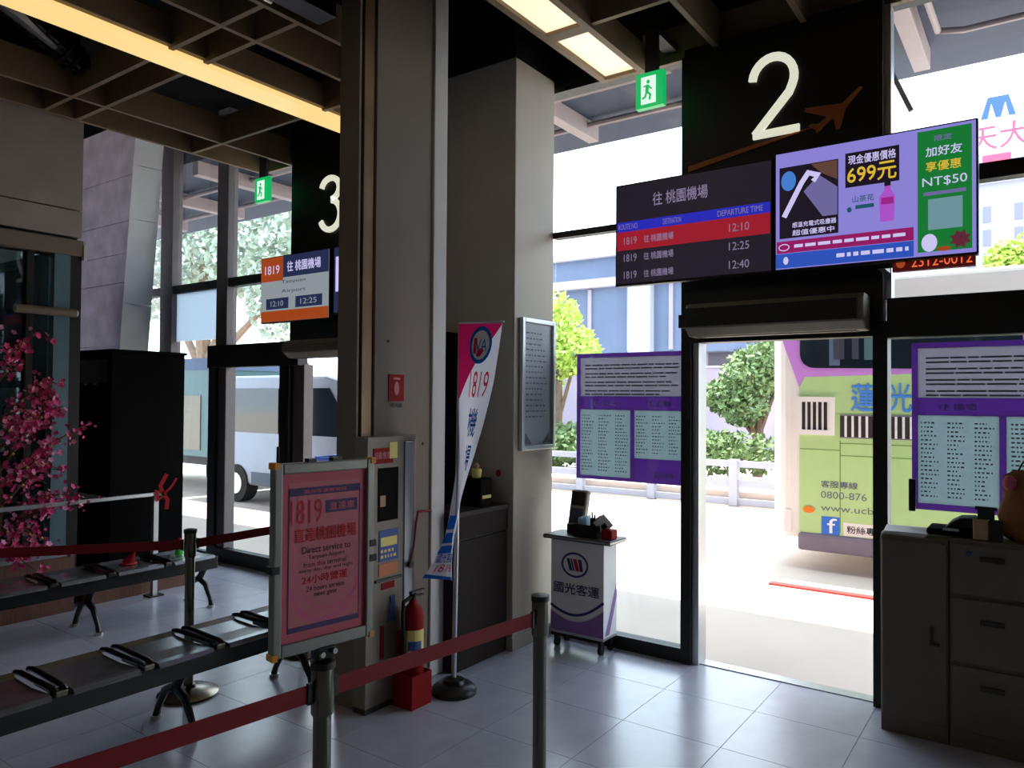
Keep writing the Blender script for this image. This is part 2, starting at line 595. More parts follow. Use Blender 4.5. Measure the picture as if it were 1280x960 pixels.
def panel_light(y0, y1, label):
    t = thing('panel_light', label, 'light', (-2.355, (y0 + y1) / 2, CZ), 'framed panel lights over the gate aisle')
    b = MB()
    b.box(-2.52, -2.475, y0, y1, CZ - 0.02, CZ + 0.16).box(-2.235, -2.19, y0, y1, CZ - 0.02, CZ + 0.16)
    b.box(-2.475, -2.235, y0, y0 + 0.045, CZ - 0.02, CZ + 0.16).box(-2.475, -2.235, y1 - 0.045, y1, CZ - 0.02, CZ + 0.16)
    obj('light_frame', b, 'fin', t)
    obj('diffuser', MB().box(-2.475, -2.235, y0 + 0.045, y1 - 0.045, CZ + 0.005, CZ + 0.03), 'lamp_white', t)


panel_light(3.85, 4.60, 'square-ended lit panel light beside the green exit sign, next to the glass')
panel_light(2.60, 3.85, 'longer lit panel light over the aisle, farther from the green exit sign')
panel_light(1.35, 2.60, 'lit panel light over the aisle just above the picture edge')

# unseen glowing panels added behind the camera as fill light
for x in (-4.2, -2.355, 0.9):
    for y in (-3.6, -1.6):
        obj('fill_panel', MB().box(x - 0.15, x + 0.15, y - 0.6, y + 0.6, CZ - 0.03, CZ - 0.005), 'fill_hall', ceiling)

# black corrugated duct and grey unit above the grid
t = thing('ceiling_duct', 'glossy black flexible duct bending down through the ceiling grid', 'duct', (-5.65, 2.2, 4.3))
pts = [(-5.45, 1.2, 4.42), (-5.55, 1.8, 4.36), (-5.62, 2.15, 4.28), (-5.68, 2.4, 4.18), (-5.70, 2.58, 4.10)]
obj('hose', MB().tube(pts, [0.10, 0.10, 0.10, 0.095, 0.085], 14), 'blackgloss', t, smooth=True)
for k in range(12):
    b = MB()
    f_ = k / 11 * (len(pts) - 1)
    i = min(int(f_), len(pts) - 2)
    p = Vector(pts[i]).lerp(Vector(pts[i + 1]), f_ - i)
    q = Vector(pts[i + 1]) - Vector(pts[i])
    b.cyl(p, p + q.normalized() * 0.02, 0.106, n=14)
    obj('rib', b, 'darksteel', t)
obj('highlight_patch', MB().tube([Vector(p) + Vector((0.06, -0.03, -0.06)) for p in pts[1:4]], [0.02, 0.05, 0.02], 8), 'hoseglint', t, smooth=True)  # pale tube laid on the hose to draw its highlight
t = thing('ventilation_unit', 'grey ventilation unit hidden above the ceiling grid by the exit sign', 'vent', (-1.95, 4.0, 4.45))
obj('unit_body', MB().box(-2.12, -1.72, 3.75, 4.3, 4.32, 4.68), 'mullion', t, bevel=0.02)
obj('duct_pipe', MB().box(-1.72, 0.6, 4.0, 4.12, 4.42, 4.6), 'mullion', t)

# ------------------------------------------------------------------ facade windows and gate doors
def pane(parent, x0, x1, z0, z1, m='glass', y=W, name='glass_pane'):
    return obj(name, MB().box(x0, x1, y - 0.006, y + 0.006, z0, z1), m, parent)


w1 = struct('window_1', loc=(-7.5, W, 0))
for x0, x1 in ((-8.17, -7.93), (-7.08, -6.89)):
    obj('mullion', MB().box(x0, x1, W - 0.07, W + 0.05, 0, 4.7), 'mullion', w1, bevel=0.006)
for x0, x1 in ((-10.2, -8.17), (-7.93, -7.08), (-6.89, -5.84)):
    obj('transom', MB().box(x0, x1, W - 0.05, W + 0.04, 2.83, 2.92), 'black', w1)
    pane(w1, x0, x1, 2.92, 4.7)
pane(w1, -10.2, -8.17, 0.05, 2.83)
pane(w1, -7.93, -7.15, 2.30, 2.83, 'film', name='frosted_pane')
pane(w1, -7.93, -7.15, 0.05, 2.30)
pane(w1, -6.89, -5.84, 2.22, 2.83)
obj('bottom_rail', MB().box(-10.2, -7.15, W - 0.03, W + 0.03, 0, 0.05), 'black', w1)

d3 = struct('door_1', loc=(-6.5, W - 0.05, 0), label='black framed glass sliding door of gate 3')
obj('door_header', MB().box(-7.15, -5.69, W - 0.12, W - 0.0, 1.99, 2.22), 'black', d3, bevel=0.005)
b = MB().box(-7.15, -7.01, W - 0.10, W - 0.02, 0, 1.99).box(-5.99, -5.84, W - 0.10, W - 0.02, 0, 1.99)
obj('door_stile', MB().box(-7.15, -7.02, W - 0.10, W - 0.02, 0, 1.99), 'black', d3)
obj('door_stile', MB().box(-5.98, -5.84, W - 0.10, W - 0.02, 0, 1.99), 'black', d3)
obj('door_rail', MB().box(-7.02, -5.98, W - 0.10, W - 0.02, 0, 0.14), 'black', d3)
obj('door_pane', MB().box(-7.02, -5.98, W - 0.066, W - 0.054, 0.14, 1.99), 'glass', d3)
obj('jamb_post', MB().box(-5.84, -5.68, W - 0.05, W + 0.06, 0, 2.0), 'mullion', d3, bevel=0.006)
obj('jamb_post', MB().box(-4.68, -4.55, W - 0.05, W + 0.06, 0, 2.2), 'black', d3)

w2 = struct('window_2', loc=(-3.8, W, 0))
obj('mullion', MB().box(-3.72, -3.62, W - 0.06, W + 0.05, 0, CZ), 'black', w2)
obj('transom', MB().box(-4.55, -3.72, W - 0.05, W + 0.04, 2.83, 2.90), 'black', w2)
pane(w2, -4.55, -3.72, 0.05, 2.83)
pane(w2, -4.55, -3.72, 2.90, CZ)

w3 = struct('window_3', loc=(-2.4, W, 0))
pane(w3, -2.93, -1.93, 2.905, 4.0)
pane(w3, -2.93, -1.93, 0.09, 2.86)
obj('transom', MB().box(-2.93, -1.92, W - 0.04, W + 0.03, 2.86, 2.905), 'black', w3)
obj('bottom_rail', MB().box(-2.93, -1.92, W - 0.05, W + 0.04, 0, 0.09), 'black', w3)
obj('mullion', MB().box(-1.93, -1.865, W - 0.06, W + 0.06, 0, CZ), 'black', w3)

d2 = struct('door_2', loc=(-1.3, W, 0), label='open doorway of gate 2 with its black posts')
obj('jamb_post', MB().box(-1.865, -1.82, W - 0.03, W + 0.10, 0, 2.09), 'alu', d2, bevel=0.004)
obj('jamb_post', MB().box(-0.795, -0.72, W - 0.06, W + 0.06, 0, 2.06), 'black', d2)
obj('door_header', MB().box(-1.865, -0.72, W - 0.06, W + 0.06, 2.06, 2.14), 'black', d2)
obj('threshold', MB().box(-1.865, -0.72, W, W + 0.09, 0, 0.006), 'alu', d2)

w4 = struct('window_4', loc=(0.2, W, 0))
for x in (0.42, 1.55):
    obj('mullion', MB().box(x, x + 0.07, W - 0.06, W + 0.05, 0, CZ), 'black', w4)
obj('edge_strip', MB().box(-0.735, -0.70, W - 0.05, W + 0.05, 2.26, CZ), 'alu', w4)
obj('header_beam', MB().box(-0.72, 3.5, W - 0.08, W + 0.06, 2.045, 2.265), 'black', w4, bevel=0.006)
obj('transom', MB().box(-0.70, 3.5, W - 0.05, W + 0.04, 2.86, 2.945), 'black', w4)
obj('bottom_rail', MB().box(-0.72, 3.5, W - 0.05, W + 0.04, 0, 0.09), 'black', w4)
for x0, x1 in ((-0.72, 0.42), (0.49, 1.55), (1.62, 3.5)):
    pane(w4, x0, x1, 0.09, 2.045)
    pane(w4, x0 + 0.02, x1, 2.265, 2.86)
    pane(w4, x0 + 0.02, x1, 2.945, 4.0)

# ------------------------------------------------------------------ gate sign panels
def arc(cx, cy, rx, ry, a0, a1, n=14):
    return [(cx + rx * cos(radians(a0 + (a1 - a0) * i / n)), cy + ry * sin(radians(a0 + (a1 - a0) * i / n))) for i in range(n + 1)]


t = thing('gate_sign', 'black gate panel with cream numeral 2 and orange airplane over the open doorway', 'sign', (-1.3, 4.6, 2.14), 'numbered black panels over the gates')
obj('panel', MB().box(-1.895, -0.735, 4.55, 4.70, 2.14, CZ + 0.03), 'black', t)
F = front(0, 4.55, 0)
K = 4.55 / 4.6
def g2(x, z):  # keep heights and widths measured on the panel face
    return (x * K, 1.7 + (z - 1.7) * K)
pts = arc(-1.345, 3.645, 0.125, 0.135, 175, -25) + [(-1.250, 3.545), (-1.455, 3.318), (-1.197, 3.318)]
obj('numeral', MB().ribbon(F, [g2(*p) for p in pts[:-1]], 0.046, 0.0, 0.0205).fbox(F, -1.465 * K, -1.19 * K, 3.278, 3.322, 0, 0.02), 'numeral', t)
pl = [(-0.842, 3.478), (-0.86, 3.485), (-0.955, 3.408), (-1.155, 3.425), (-1.16, 3.405), (-1.035, 3.35), (-1.085, 3.315), (-1.125, 3.325), (-1.14, 3.312), (-1.10, 3.285),
      (-1.095, 3.262), (-1.07, 3.272), (-1.055, 3.295), (-1.0, 3.335), (-0.985, 3.26), (-0.965, 3.262), (-0.935, 3.375)]
obj('airplane', MB().poly(F, [g2(*p) for p in pl], 0.001, 0.012), 'orange', t)
st = [(-1.885, 3.205), (-1.885, 3.17), (-1.5, 3.235), (-1.12, 3.30), (-1.12, 3.306), (-1.5, 3.262)]
obj('stripe', MB().poly(F, [g2(*p) for p in st], 0.001, 0.008), 'orange', t)
t = thing('gate_sign', 'black gate panel with cream numeral 3 half hidden by the brown column', 'sign', (-5.3, 4.6, 2.2), 'numbered black panels over the gates')
obj('panel', MB().box(-5.83, -4.60, 4.55, 4.70, 2.2, CZ + 0.4), 'black', t)
pts = arc(-5.33, 3.60, 0.12, 0.10, 170, -75) + arc(-5.33, 3.36, 0.135, 0.135, 75, -160)
obj('numeral', MB().ribbon(F, [g2(*p) for p in pts], 0.05, 0, 0.02), 'numeral', t)

# ------------------------------------------------------------------ columns and walls at the gates
pil = struct('pillar', MB().box(-3.66, -2.93, 4.13, 4.62, 0, 4.02), 'pillar', bevel=0.006, label='pale grey clad pillar beside the flag banner')
obj('pillar_cap', MB().box(-3.63, -2.945, 4.145, 4.60, 4.02, 4.7), 'black', pil)
obj('skirting', MB().box(-3.655, -2.922, 4.122, 4.62, 0, 0.09), 'pillar', pil)
obj('panel_joint', MB().box(-2.931, -2.9285, 4.135, 4.615, 0.995, 1.0), 'greywall', pil)
cl = struct('column', loc=(-3.2, 3.1, 0), label='tall brown panelled column behind the ticket machine')
obj('core', MB().box(-3.225, -3.095, 2.86, 3.56, 0, 4.7), 'black', cl)
obj('side_panel', MB().box(-3.23, -3.075, 2.845, 2.862, 0, 4.7), 'column', cl, bevel=0.003)
obj('bronze_strip', MB().box(-3.14, -3.08, 2.888, 2.965, 0, 4.7), 'brass', cl, bevel=0.004)
obj('face_panel', MB().box(-3.10, -3.07, 2.975, 3.443, 0, 4.7), 'column', cl, bevel=0.004)
obj('corner_strip', MB().box(-3.23, -3.055, 3.447, 3.57, 0, 4.7), 'stripwhite', cl, bevel=0.006)
bolts = MB()
for y, z in ((3.08, 2.02), (3.26, 1.42), (3.38, 1.42), (3.1, 1.38)):
    bolts.cyl((-3.071, y, z), (-3.064, y, z), 0.008, n=8)
obj('bolt', bolts, 'cabinet_dark', cl)

# clad column and shop wall on the far side
cc = struct('pillar_clad', loc=(-8.7, 4.4, 0), label='leaning clad pillar with stone face and pale metal side')
hs = [0, 0.75, 1.5, 2.24, 2.93, 3.25, 3.6, 4.1, 4.7]
for z0, z1 in zip(hs[:-1], hs[1:]):
    def xe(z):
        return -8.30 + 0.115 * (z - 2.2)
    b = MB().add([(-10, 4.2, z0 + 0.008), (xe(z0), 4.2, z0 + 0.008), (xe(z1), 4.2, z1), (-10, 4.2, z1),
                  (-10, 4.3, z0 + 0.008), (xe(z0), 4.3, z0 + 0.008), (xe(z1), 4.3, z1), (-10, 4.3, z1)],
                 [(0, 1, 2, 3), (4, 7, 6, 5), (0, 4, 5, 1), (1, 5, 6, 2), (2, 6, 7, 3), (3, 7, 4, 0)])
    obj('cladding_panel', b, 'cladstone', cc)
for z0, z1 in zip((0, 1.5, 2.7, 3.62, 4.2), (1.5, 2.7, 3.62, 4.2, 4.7)):
    a0, a1 = xe(z0) + 0.004, xe(z1) + 0.004
    b = MB().add([(a0, 4.2, z0 + 0.008), (a0 + 0.04, 4.5, z0 + 0.008), (a1 + 0.04, 4.5, z1), (a1, 4.2, z1),
                  (a0 - 0.15, 4.3, z0 + 0.008), (a0 - 0.1, 4.5, z0 + 0.008), (a1 - 0.1, 4.5, z1), (a1 - 0.15, 4.3, z1)],
                 [(0, 1, 2, 3), (4, 7, 6, 5), (0, 4, 5, 1), (1, 5, 6, 2), (2, 6, 7, 3), (3, 7, 4, 0)])
    obj('side_panel', b, 'cladlight', cc)

wl = struct('wall_left', loc=(-6.5, 1, 2.95), label='grey panelled wall above the shop glass')
for z0, z1 in ((3.21, 4.0), (2.985, 3.20)):
    for y0, y1 in ((0.3, 2.945), (-5, 0.294)):
        obj('wall_panel', MB().box(-6.6, -6.45, y0, y1, z0, z1), 'greywall', wl, bevel=0.004)
obj('backing', MB().box(-6.7, -6.5, -5, 2.93, 2.96, 4.7), 'black', wl)
obj('header_trim', MB().box(-6.62, -6.43, -5, 2.95, 2.83, 2.96), 'beige', wl, bevel=0.006)
obj('trim_cap', MB().box(-6.60, -6.42, 2.95, 2.975, 2.80, 2.93), 'white', wl)
w5 = struct('window_5', loc=(-6.5, 1, 0))
obj('glass_pane', MB().box(-6.52, -6.508, -5, 2.72, 0.1, 2.83), 'shopglass', w5)
obj('mullion', MB().box(-6.56, -6.45, 2.74, 2.86, 0, 2.83), 'tealglassframe', w5)
obj('mullion', MB().box(-6.56, -6.47, 2.55, 2.60, 0, 2.83), 'black', w5)
obj('end_post', MB().box(-6.6, -6.46, 2.86, 2.95, 0, 2.83), 'black', w5)
obj('push_rail', MB().cyl((-6.42, 2.45, 2.36), (-6.42, 2.89, 2.36), 0.034), 'beige', w5, smooth=True)
obj('rail_cap', MB().cyl((-6.42, 2.89, 2.36), (-6.42, 2.905, 2.36), 0.026), 'white', w5)
obj('shelf_bar', MB().cyl((-6.65, 2.30, 2.62), (-6.65, 2.55, 2.70), 0.012), 'alu', w5)
struct('wall_shop', MB().box(-8.6, -8.5, -5, 2.9, 0, 2.9).box(-8.5, -6.6, 2.86, 2.93, 0, 2.9), 'wall_dark')
t = thing('shop_poster', 'pale notice standing behind the shop glass beside the pink tree', 'poster', (-6.62, 2.42, 1.6))
obj('sheet', MB().box(-6.64, -6.62, 2.30, 2.56, 1.25, 1.75), 'cladlight', t)
obj('emblem', MB().ring(side(-6.62, 2.5, 1.56), 0, 0, 0.05, 0.07, 0.014, 0.003), 'inkgrey', t)
t = thing('ring_sign', 'white ring emblem hanging high behind the shop glass', 'sign', (-6.6, 2.37, 2.55))
b = MB()
b.ring(side(-6.61, 2.36, 2.53), 0, 0, 0.05, 0.075, 0.013, 0.0)
obj('ring', b, 'white', t)

# ------------------------------------------------------------------ outside
gnd = struct('ground', MB().box(-70, 60, 4.68, 120, -0.1, -0.004).box(-70, 60, -60, -5.1, -0.1, -0.004), 'pavement')
can = struct('canopy', MB().box(-20, 10, 4.8, 6.89, 4.36, 4.6), 'canopy')
for k in range(-3, 14):
    x = -0.76 - 1.42 * k
    obj('canopy_beam', MB().box(x - 0.055, x + 0.055, 4.8, 6.40, 4.2, 4.36), 'canopybeam', can, bevel=0.006)
obj('conduit', MB().tube([(-0.62, 4.9, 4.24), (-0.60, 5.85, 4.24), (-0.45, 5.93, 4.24), (3, 5.93, 4.24)], 0.022), 'canopybeam', can, smooth=True)
obj('conduit', MB().tube([(-14, 5.5, 4.3), (-2.4, 5.5, 4.3)], 0.03), 'canopybeam', can, smooth=True)
obj('conduit', MB().tube([(-14, 6.2, 4.3), (-1.2, 6.2, 4.3)], 0.03), 'canopybeam', can, smooth=True)
obj('hanger_rod', MB().tube([(-0.93, 5.95, 4.36), (-0.90, 6.0, 4.06), (-0.785, 6.02, 3.78)], 0.018), 'mullion', can, smooth=True)
kb = tag(obj('kerb_line', MB().box(-2.1, 3, 7.03, 7.13, -0.006, 0.012), 'kerbred'), 'thin red painted kerb line on the ground in front of the bus', 'kerb line')

# the bus, its tail towards the hall
bus = thing('bus', 'green and lilac coach parked tail-on beyond the open doorway', 'bus', (-1.1, 12, 0))
BX0, BX1, BY = -2.35, 0.15, 7.9
pr = arc(BX0 + 0.22, BY + 0.22, 0.22, 0.22, 180, 270, 6) + arc(BX1 - 0.22, BY + 0.22, 0.22, 0.22, 270, 360, 6) + [(BX1, 18.5), (BX0, 18.5)]
b = MB()
Fz = Frame((0, 0, 0), (1, 0, 0), (0, 1, 0), (0, 0, 1))
b.poly(Fz, pr, 0.30, 2.90)
obj('body', b, 'buswhite', bus, bevel=0.05, segs=3)
F = front(0, BY, 0)
obj('rear_panel', MB().poly(F, [(-2.045, 0.37), (-0.1, 0.37), (-0.1, 1.97), (-2.0, 1.93), (-2.045, 1.82)], 0.0, 0.008), 'busgreen', bus)
obj('upper_panel', MB().poly(F, [(-2.20, 2.60), (-2.25, 2.40), (-2.05, 1.83), (-2.0, 1.93), (-0.1, 1.97), (-0.1, 2.60)], 0.0, 0.007), 'buslilac', bus)
wpts = arc(-1.90, 2.16, 0.14, 0.14, 180, 270, 6) + arc(-0.30, 2.12, 0.14, 0.14, 270, 360, 6) + arc(-0.30, 2.42, 0.12, 0.12, 0, 90, 6) + arc(-1.92, 2.42, 0.12, 0.12, 90, 180, 6)
wn = obj('rear_window', MB().poly(F, wpts, 0.004, 0.016), 'darkglass', bus)
for a0, a1, z0, z1 in ((-1.72, -1.62, 2.1, 2.5), (-1.55, -1.49, 2.1, 2.45)):
    obj('seat_back', MB().fbox(F, a0, a1, z0, z1, 0.016, 0.019), 'bldwin', wn)
obj('curtain_strip', MB().fbox(F, -1.76, -1.66, 2.04, 2.5, 0.016, 0.018), 'bldgrey', wn)
obj('curtain_strip', MB().fbox(F, -1.44, -1.36, 2.09, 2.3, 0.016, 0.018), 'teal', wn)


def vent(a0, a1, z0, z1, frame, n):
    if frame:
        fr = MB()
        w = 0.05
        fr.fbox(F, a0 - w, a0, z0 - w, z1 + w, 0.006, 0.04).fbox(F, a1, a1 + w, z0 - w, z1 + w, 0.006, 0.04)
        fr.fbox(F, a0, a1, z1, z1 + w, 0.006, 0.04).fbox(F, a0, a1, z0 - w, z0, 0.006, 0.04)
        fo = obj('vent_frame', fr, 'buswhite', bus)
    else:
        fo = obj('vent_frame', MB().fbox(F, a0, a1, z0 - 0.012, z0, 0.006, 0.02).fbox(F, a0, a1, z1, z1 + 0.012, 0.006, 0.02), 'busgrey', bus)
    obj('vent_back', MB().fbox(F, a0, a1, z0, z1, 0.006, 0.012), 'vent', fo)
    p = (a1 - a0) / n
    for k in range(n):
        obj('vent_slat', MB().fbox(F, a0 + p * (k + 0.68), a0 + p * (k + 1), z0, z1, 0.012, 0.026), 'buswhite', fo)


vent(-2.02, -1.76, 1.40, 1.68, True, 5)
vent(-1.66, -0.9, 1.34, 1.545, False, 12)
b = MB()
for a0, a1, z in ((-2.04, -1.66, 1.20), (-1.66, -0.1, 1.27), (-1.66, -0.1, 1.15)):
    b.fbox(F, a0, a1, z, z + 0.01, 0.008, 0.0095)
b.fbox(F, -1.665, -1.655, 0.40, 1.30, 0.008, 0.0095)
obj('panel_seam', b, 'busseam', bus)
obj('marker_lamp', MB().disc(F, -1.955, 0.60, 0.055, 0.035, 0.02), 'lamp_orange', bus)
obj('bumper', MB().box(-2.06, 0.0, 7.86, 7.99, 0.19, 0.365), 'busgrey', bus, bevel=0.03)
obj('corner_flap', MB().fbox(F, -2.20, -2.13, 0.36, 0.58, -0.02, 0.02), 'buswhite', bus, bevel=0.006)
for ch, a0, a1 in (('蓮', -1.56, -1.34), ('光', -1.23, -1.03), ('遊', -0.92, -0.72)):
    obj('character', MB().text(ch, F, a0, a1, 1.59, 1.865, 0.011), 'busblue', bus)
for tx, a1, z0, z1 in (('客服專線', -1.50, 0.83, 0.90), ('0800-876', -1.42, 0.725, 0.795), ('www.ucbu', -1.30, 0.60, 0.665)):
    obj('lettering', MB().text(tx, F, -1.84, a1, z0, z1, 0.011), 'inkgrey', bus)
lg = obj('logo_tile', MB().fbox(F, -1.835, -1.665, 0.37, 0.545, 0.008, 0.011), 'fbblue', bus)
obj('lettering', MB().text('f', F, -1.78, -1.69, 0.385, 0.53, 0.0125), 'white', lg)
lb = obj('name_plate', MB().fbox(F, -1.63, -1.22, 0.375, 0.50, 0.008, 0.010), 'buswhite', bus)
obj('lettering', MB().text('粉絲專頁', F, -1.60, -1.26, 0.40, 0.475, 0.0115), 'ink', lb)
for x0 in (-2.28, -0.25):
    for y in (10.6, 16.5):
        wh = obj('wheel', MB().cyl((x0, y, 0.48), (x0 + 0.32, y, 0.48), 0.48, n=24), 'rubber', bus)
        obj('hub', MB().cyl((x0 - 0.01, y, 0.48), (x0 + 0.33, y, 0.48), 0.2, n=16), 'alu', wh)

# purple timetable boards fixed outside the glass
def board(x0, x1, z0, z1, zs, bays, label):
    t = thing('notice_board', label, 'notice board', ((x0 + x1) / 2, 4.70, z0), 'purple timetable boards outside the glass')
    F = front(0, 4.70, 0)
    b = MB().box(x0, x0 + 0.03, 4.70, 4.712, z0, z1).box(x1 - 0.03, x1, 4.70, 4.712, z0, z1).box(x0 + 0.03, x1 - 0.03, 4.70, 4.712, z1 - 0.03, z1)
    zt = bays[0][3]
    b.box(x0 + 0.03, x1 - 0.03, 4.70, 4.712, zt, zs)
    xs = x0 + 0.03
    for a0, a1, b0, b1, s in bays:
        b.box(xs, a0, 4.70, 4.712, z0, zt).box(a0, a1, 4.70, 4.712, z0, b0)
        xs = a1
    b.box(xs, x1 - 0.03, 4.70, 4.712, z0, zt)
    obj('board_frame', b, 'purple', t)
    tp = obj('notice_sheet', MB().box(x0 + 0.03, x1 - 0.03, 4.70, 4.704, zs, z1 - 0.03), 'greypaper', t)
    h = z1 - 0.03 - zs
    b = MB()
    for k, rg in enumerate((0.02, 0.25, 0.1, 0.3)):
        b.rows(F, x0 + 0.07, x1 - 0.06, z1 - 0.06 - (k + 1) * h * 0.22, z1 - 0.06 - k * h * 0.22 - h * 0.05, 2, 0.002, 0.42, rg)
    obj('lettering', b, 'inkgrey', tp)
    hd = MB()
    for a0, a1, b0, b1, s in bays:
        sh = obj('timetable_sheet', MB().box(a0, a1, 4.70, 4.704, b0, b1), 'tealpaper', t)
        b = MB()
        cw = (a1 - a0) / 3
        for c in range(3):
            b.rows(F, a0 + c * cw + cw * 0.12, a0 + (c + 1) * cw - cw * 0.12, b0 + 0.03, b1 - 0.03, int((b1 - b0) / 0.026), 0.002, 0.38, 0.5)
        obj('lettering', b, 'inkgrey', sh)
        hd.text(s, F, (a0 + a1) / 2 - 0.09, (a0 + a1) / 2 + 0.09, b1 + 0.028, b1 + 0.068, 0.003)
    obj('heading', hd, 'greypaper', t)
    return t, F


t, F = board(-2.775, -1.925, 1.125, 2.02, 1.715, ((-2.745, -2.345, 1.15, 1.62, '往 台北'), (-2.315, -1.955, 1.29, 1.62, '往 桃園')), 'purple timetable board outside the glass behind the small white cart')
obj('corner_mark', MB().text('國光客運', F, -2.17, -2.02, 1.165, 1.20, 0.003), 'greypaper', t)
t, F = board(-0.615, 0.42, 1.10, 2.02, 1.715, ((-0.585, -0.205, 1.135, 1.62, '往 機場'), (-0.175, 0.36, 1.135, 1.62, '往 台中')), 'purple timetable board outside the glass above the file cabinets')

# railing, hedge, trees, buildings
t = thing('street_railing', 'white slotted street railing below the hedge across the road', 'railing', (-4.1, 11.85, 0))
for x in (-8.3, -6.9, -5.5, -4.08, -2.7):
    obj('railing_post', MB().box(x - 0.07, x + 0.07, 11.78, 11.92, 0, 0.74), 'bldwhite', t, bevel=0.01)
for x0 in (-8.23, -6.83, -5.43, -4.01):
    for z0, z1 in ((0.02, 0.12), (0.30, 0.42), (0.62, 0.72)):
        obj('railing_bar', MB().box(x0, x0 + 1.27, 11.82, 11.88, z0, z1), 'bldwhite', t)
tag(obj('hedge', MB().leaves((-7.2, 13.6, 0.72), (4.3, 0.6, 0.48), 6500, 0.075, 0.3), 'hedge'), 'long clipped green hedge behind the white railing', 'hedge')
D.objects['hedge']['kind'] = 'thing'
struct('road_kerb', MB().box(-14, -2.7, 11.95, 14.4, -0.004, 0.22), 'pavement')


def tree(loc, crowns, trunk_r, m, label, size=0.14):
    t = thing('street_tree', label, 'tree', loc)
    x, y, z = loc
    top = max(c[2] for c, r, n in crowns)
    tr = MB().tube([(x, y, z), (x + 0.04, y, (z + top) * 0.5), (x, y, top)], [trunk_r, trunk_r * 0.8, trunk_r * 0.4], 8)
    for c, r, n in crowns:
        tr.tube([(x, y, z + (top - z) * 0.35), c], [trunk_r * 0.6, trunk_r * 0.25], 6)
    obj('trunk', tr, 'trunk', t, smooth=True)
    b = MB()
    for c, r, n in crowns:
        b.leaves(c, r, n, size)
    o = obj('foliage', b, m, t)
    o['kind'] = 'stuff'


tree((-4.70, 15, 0), [((-5.35, 15, 1.75), (0.5, 0.5, 0.36), 900), ((-4.75, 15, 2.2), (0.7, 0.6, 0.55), 1500), ((-4.1, 15, 2.6), (0.8, 0.7, 0.7), 1500), ((-4.9, 14.8, 1.55), (0.5, 0.4, 0.4), 700)],
     0.11, 'leaf', 'dense green tree over the hedge seen through the open doorway', 0.07)
tree((-8.75, 14, 0), [((-8.9, 14, 3.3), (0.7, 0.6, 0.75), 1400), ((-8.25, 14, 2.7), (0.55, 0.5, 0.55), 900), ((-9.2, 14, 2.4), (0.7, 0.6, 0.7), 900)],
     0.1, 'leafy', 'yellow-green tree standing behind the pillar and the purple board', 0.08)
tree((-1.05, 30, 0), [((-1.0, 30, 6.3), (0.75, 0.7, 0.8), 900), ((-0.2, 30, 6.5), (0.9, 0.8, 0.9), 900)],
     0.2, 'leafy', 'pale green treetop rising over the coach roof', 0.14)
tree((-25.5, 16, 0), [((-26.5, 16, 7.2), (2.4, 1.5, 2.0), 1500), ((-23, 16.3, 7.0), (2.4, 1.5, 1.9), 1500), ((-20.5, 16, 5.6), (2.0, 1.4, 2.2), 1300), ((-29.5, 16.5, 6.5), (2.2, 1.5, 1.8), 700)],
     0.3, 'leafpale', 'tall pale tree seen through the upper panes beside gate 3', 0.17)

# building across the road
t = thing('building', 'low grey building with a white column across the road', 'building', (-11, 25, 0))
obj('wall', MB().box(-24, -8.6, 24.2, 30, 3.3, 5.8), 'bldgrey', t)
obj('roof_band', MB().box(-24.3, -8.4, 23.9, 30, 5.75, 6.05), 'bldwhite', t)
obj('lower_wall', MB().box(-24, -3.0, 25.0, 30, 0, 3.4), 'bldlilac', t)
for x in (-11.6, -17.5):
    obj('facade_column', MB().box(x - 0.42, x + 0.42, 23.85, 24.3, 0, 5.75), 'bldwhite', t)
for x0, x1 in ((-9.5, -8.42), (-10.9, -10.2), (-7.1, -6.1), (-5.6, -4.6)):
    f_ = obj('window', MB().box(x0, x1, 24.95, 25.05, 2.85, 3.38), 'bldwin', t)
    obj('window_sill', MB().box(x0 - 0.05, x1 + 0.05, 24.9, 25.05, 2.78, 2.85), 'bldwhite', f_)
for k in range(9):
    obj('wall_rib', MB().box(-23.4 + k * 1.6, -23.25 + k * 1.6, 24.12, 24.25, 3.4, 5.7), 'bldlilac', t)
t = thing('building', 'darker block with a wide roof rising behind the low grey building', 'building', (-14, 40, 0))
obj('wall', MB().box(-40, -15, 40, 46, 0, 10.2), 'bldgrey', t)
obj('roof_edge', MB().box(-40.5, -14.6, 39.6, 46, 10.2, 10.6), 'bldwhite', t)
t = thing('hotel_building', 'pale high-rise with a rooftop sign of large characters beyond the coach', 'building', (-1.5, 60, 0))
obj('tower', MB().box(-9, 8, 60, 72, 0, 16.4), 'hotel', t)
obj('roof_parapet', MB().box(-9.3, 8.3, 59.6, 72, 16.4, 17.2), 'hotel', t)
for i in range(9):
    for j in range(7):
        if i in (2, 5):
            continue
        obj('window', MB().box(-4.4 + i * 0.9, -3.95 + i * 0.9, 59.93, 60.02, 4.2 + j * 1.6, 5.3 + j * 1.6), 'hotelwin', t)
F = front(0, 60, 0)
sg = obj('rooftop_sign', MB().box(-4.4, 2.4, 60.1, 60.3, 17.2, 18.6), 'hotel', t)
obj('lettering', MB().text('天大飯店', F, -4.3, 2.6, 18.7, 20.5, 0.05).fbox(F, -3.5, -1.9, 17.5, 18.4, -0.1, 0.0), 'signpink', sg)
obj('emblem', MB().poly(F, [(-3.6, 20.9), (-3.2, 22.3), (-2.0, 22.3), (-1.6, 20.9), (-2.0, 20.9), (-2.2, 21.9), (-2.45, 20.9), (-2.75, 20.9), (-3.0, 21.9), (-3.2, 20.9)], -0.1, 0.1), 'signblue', sg)

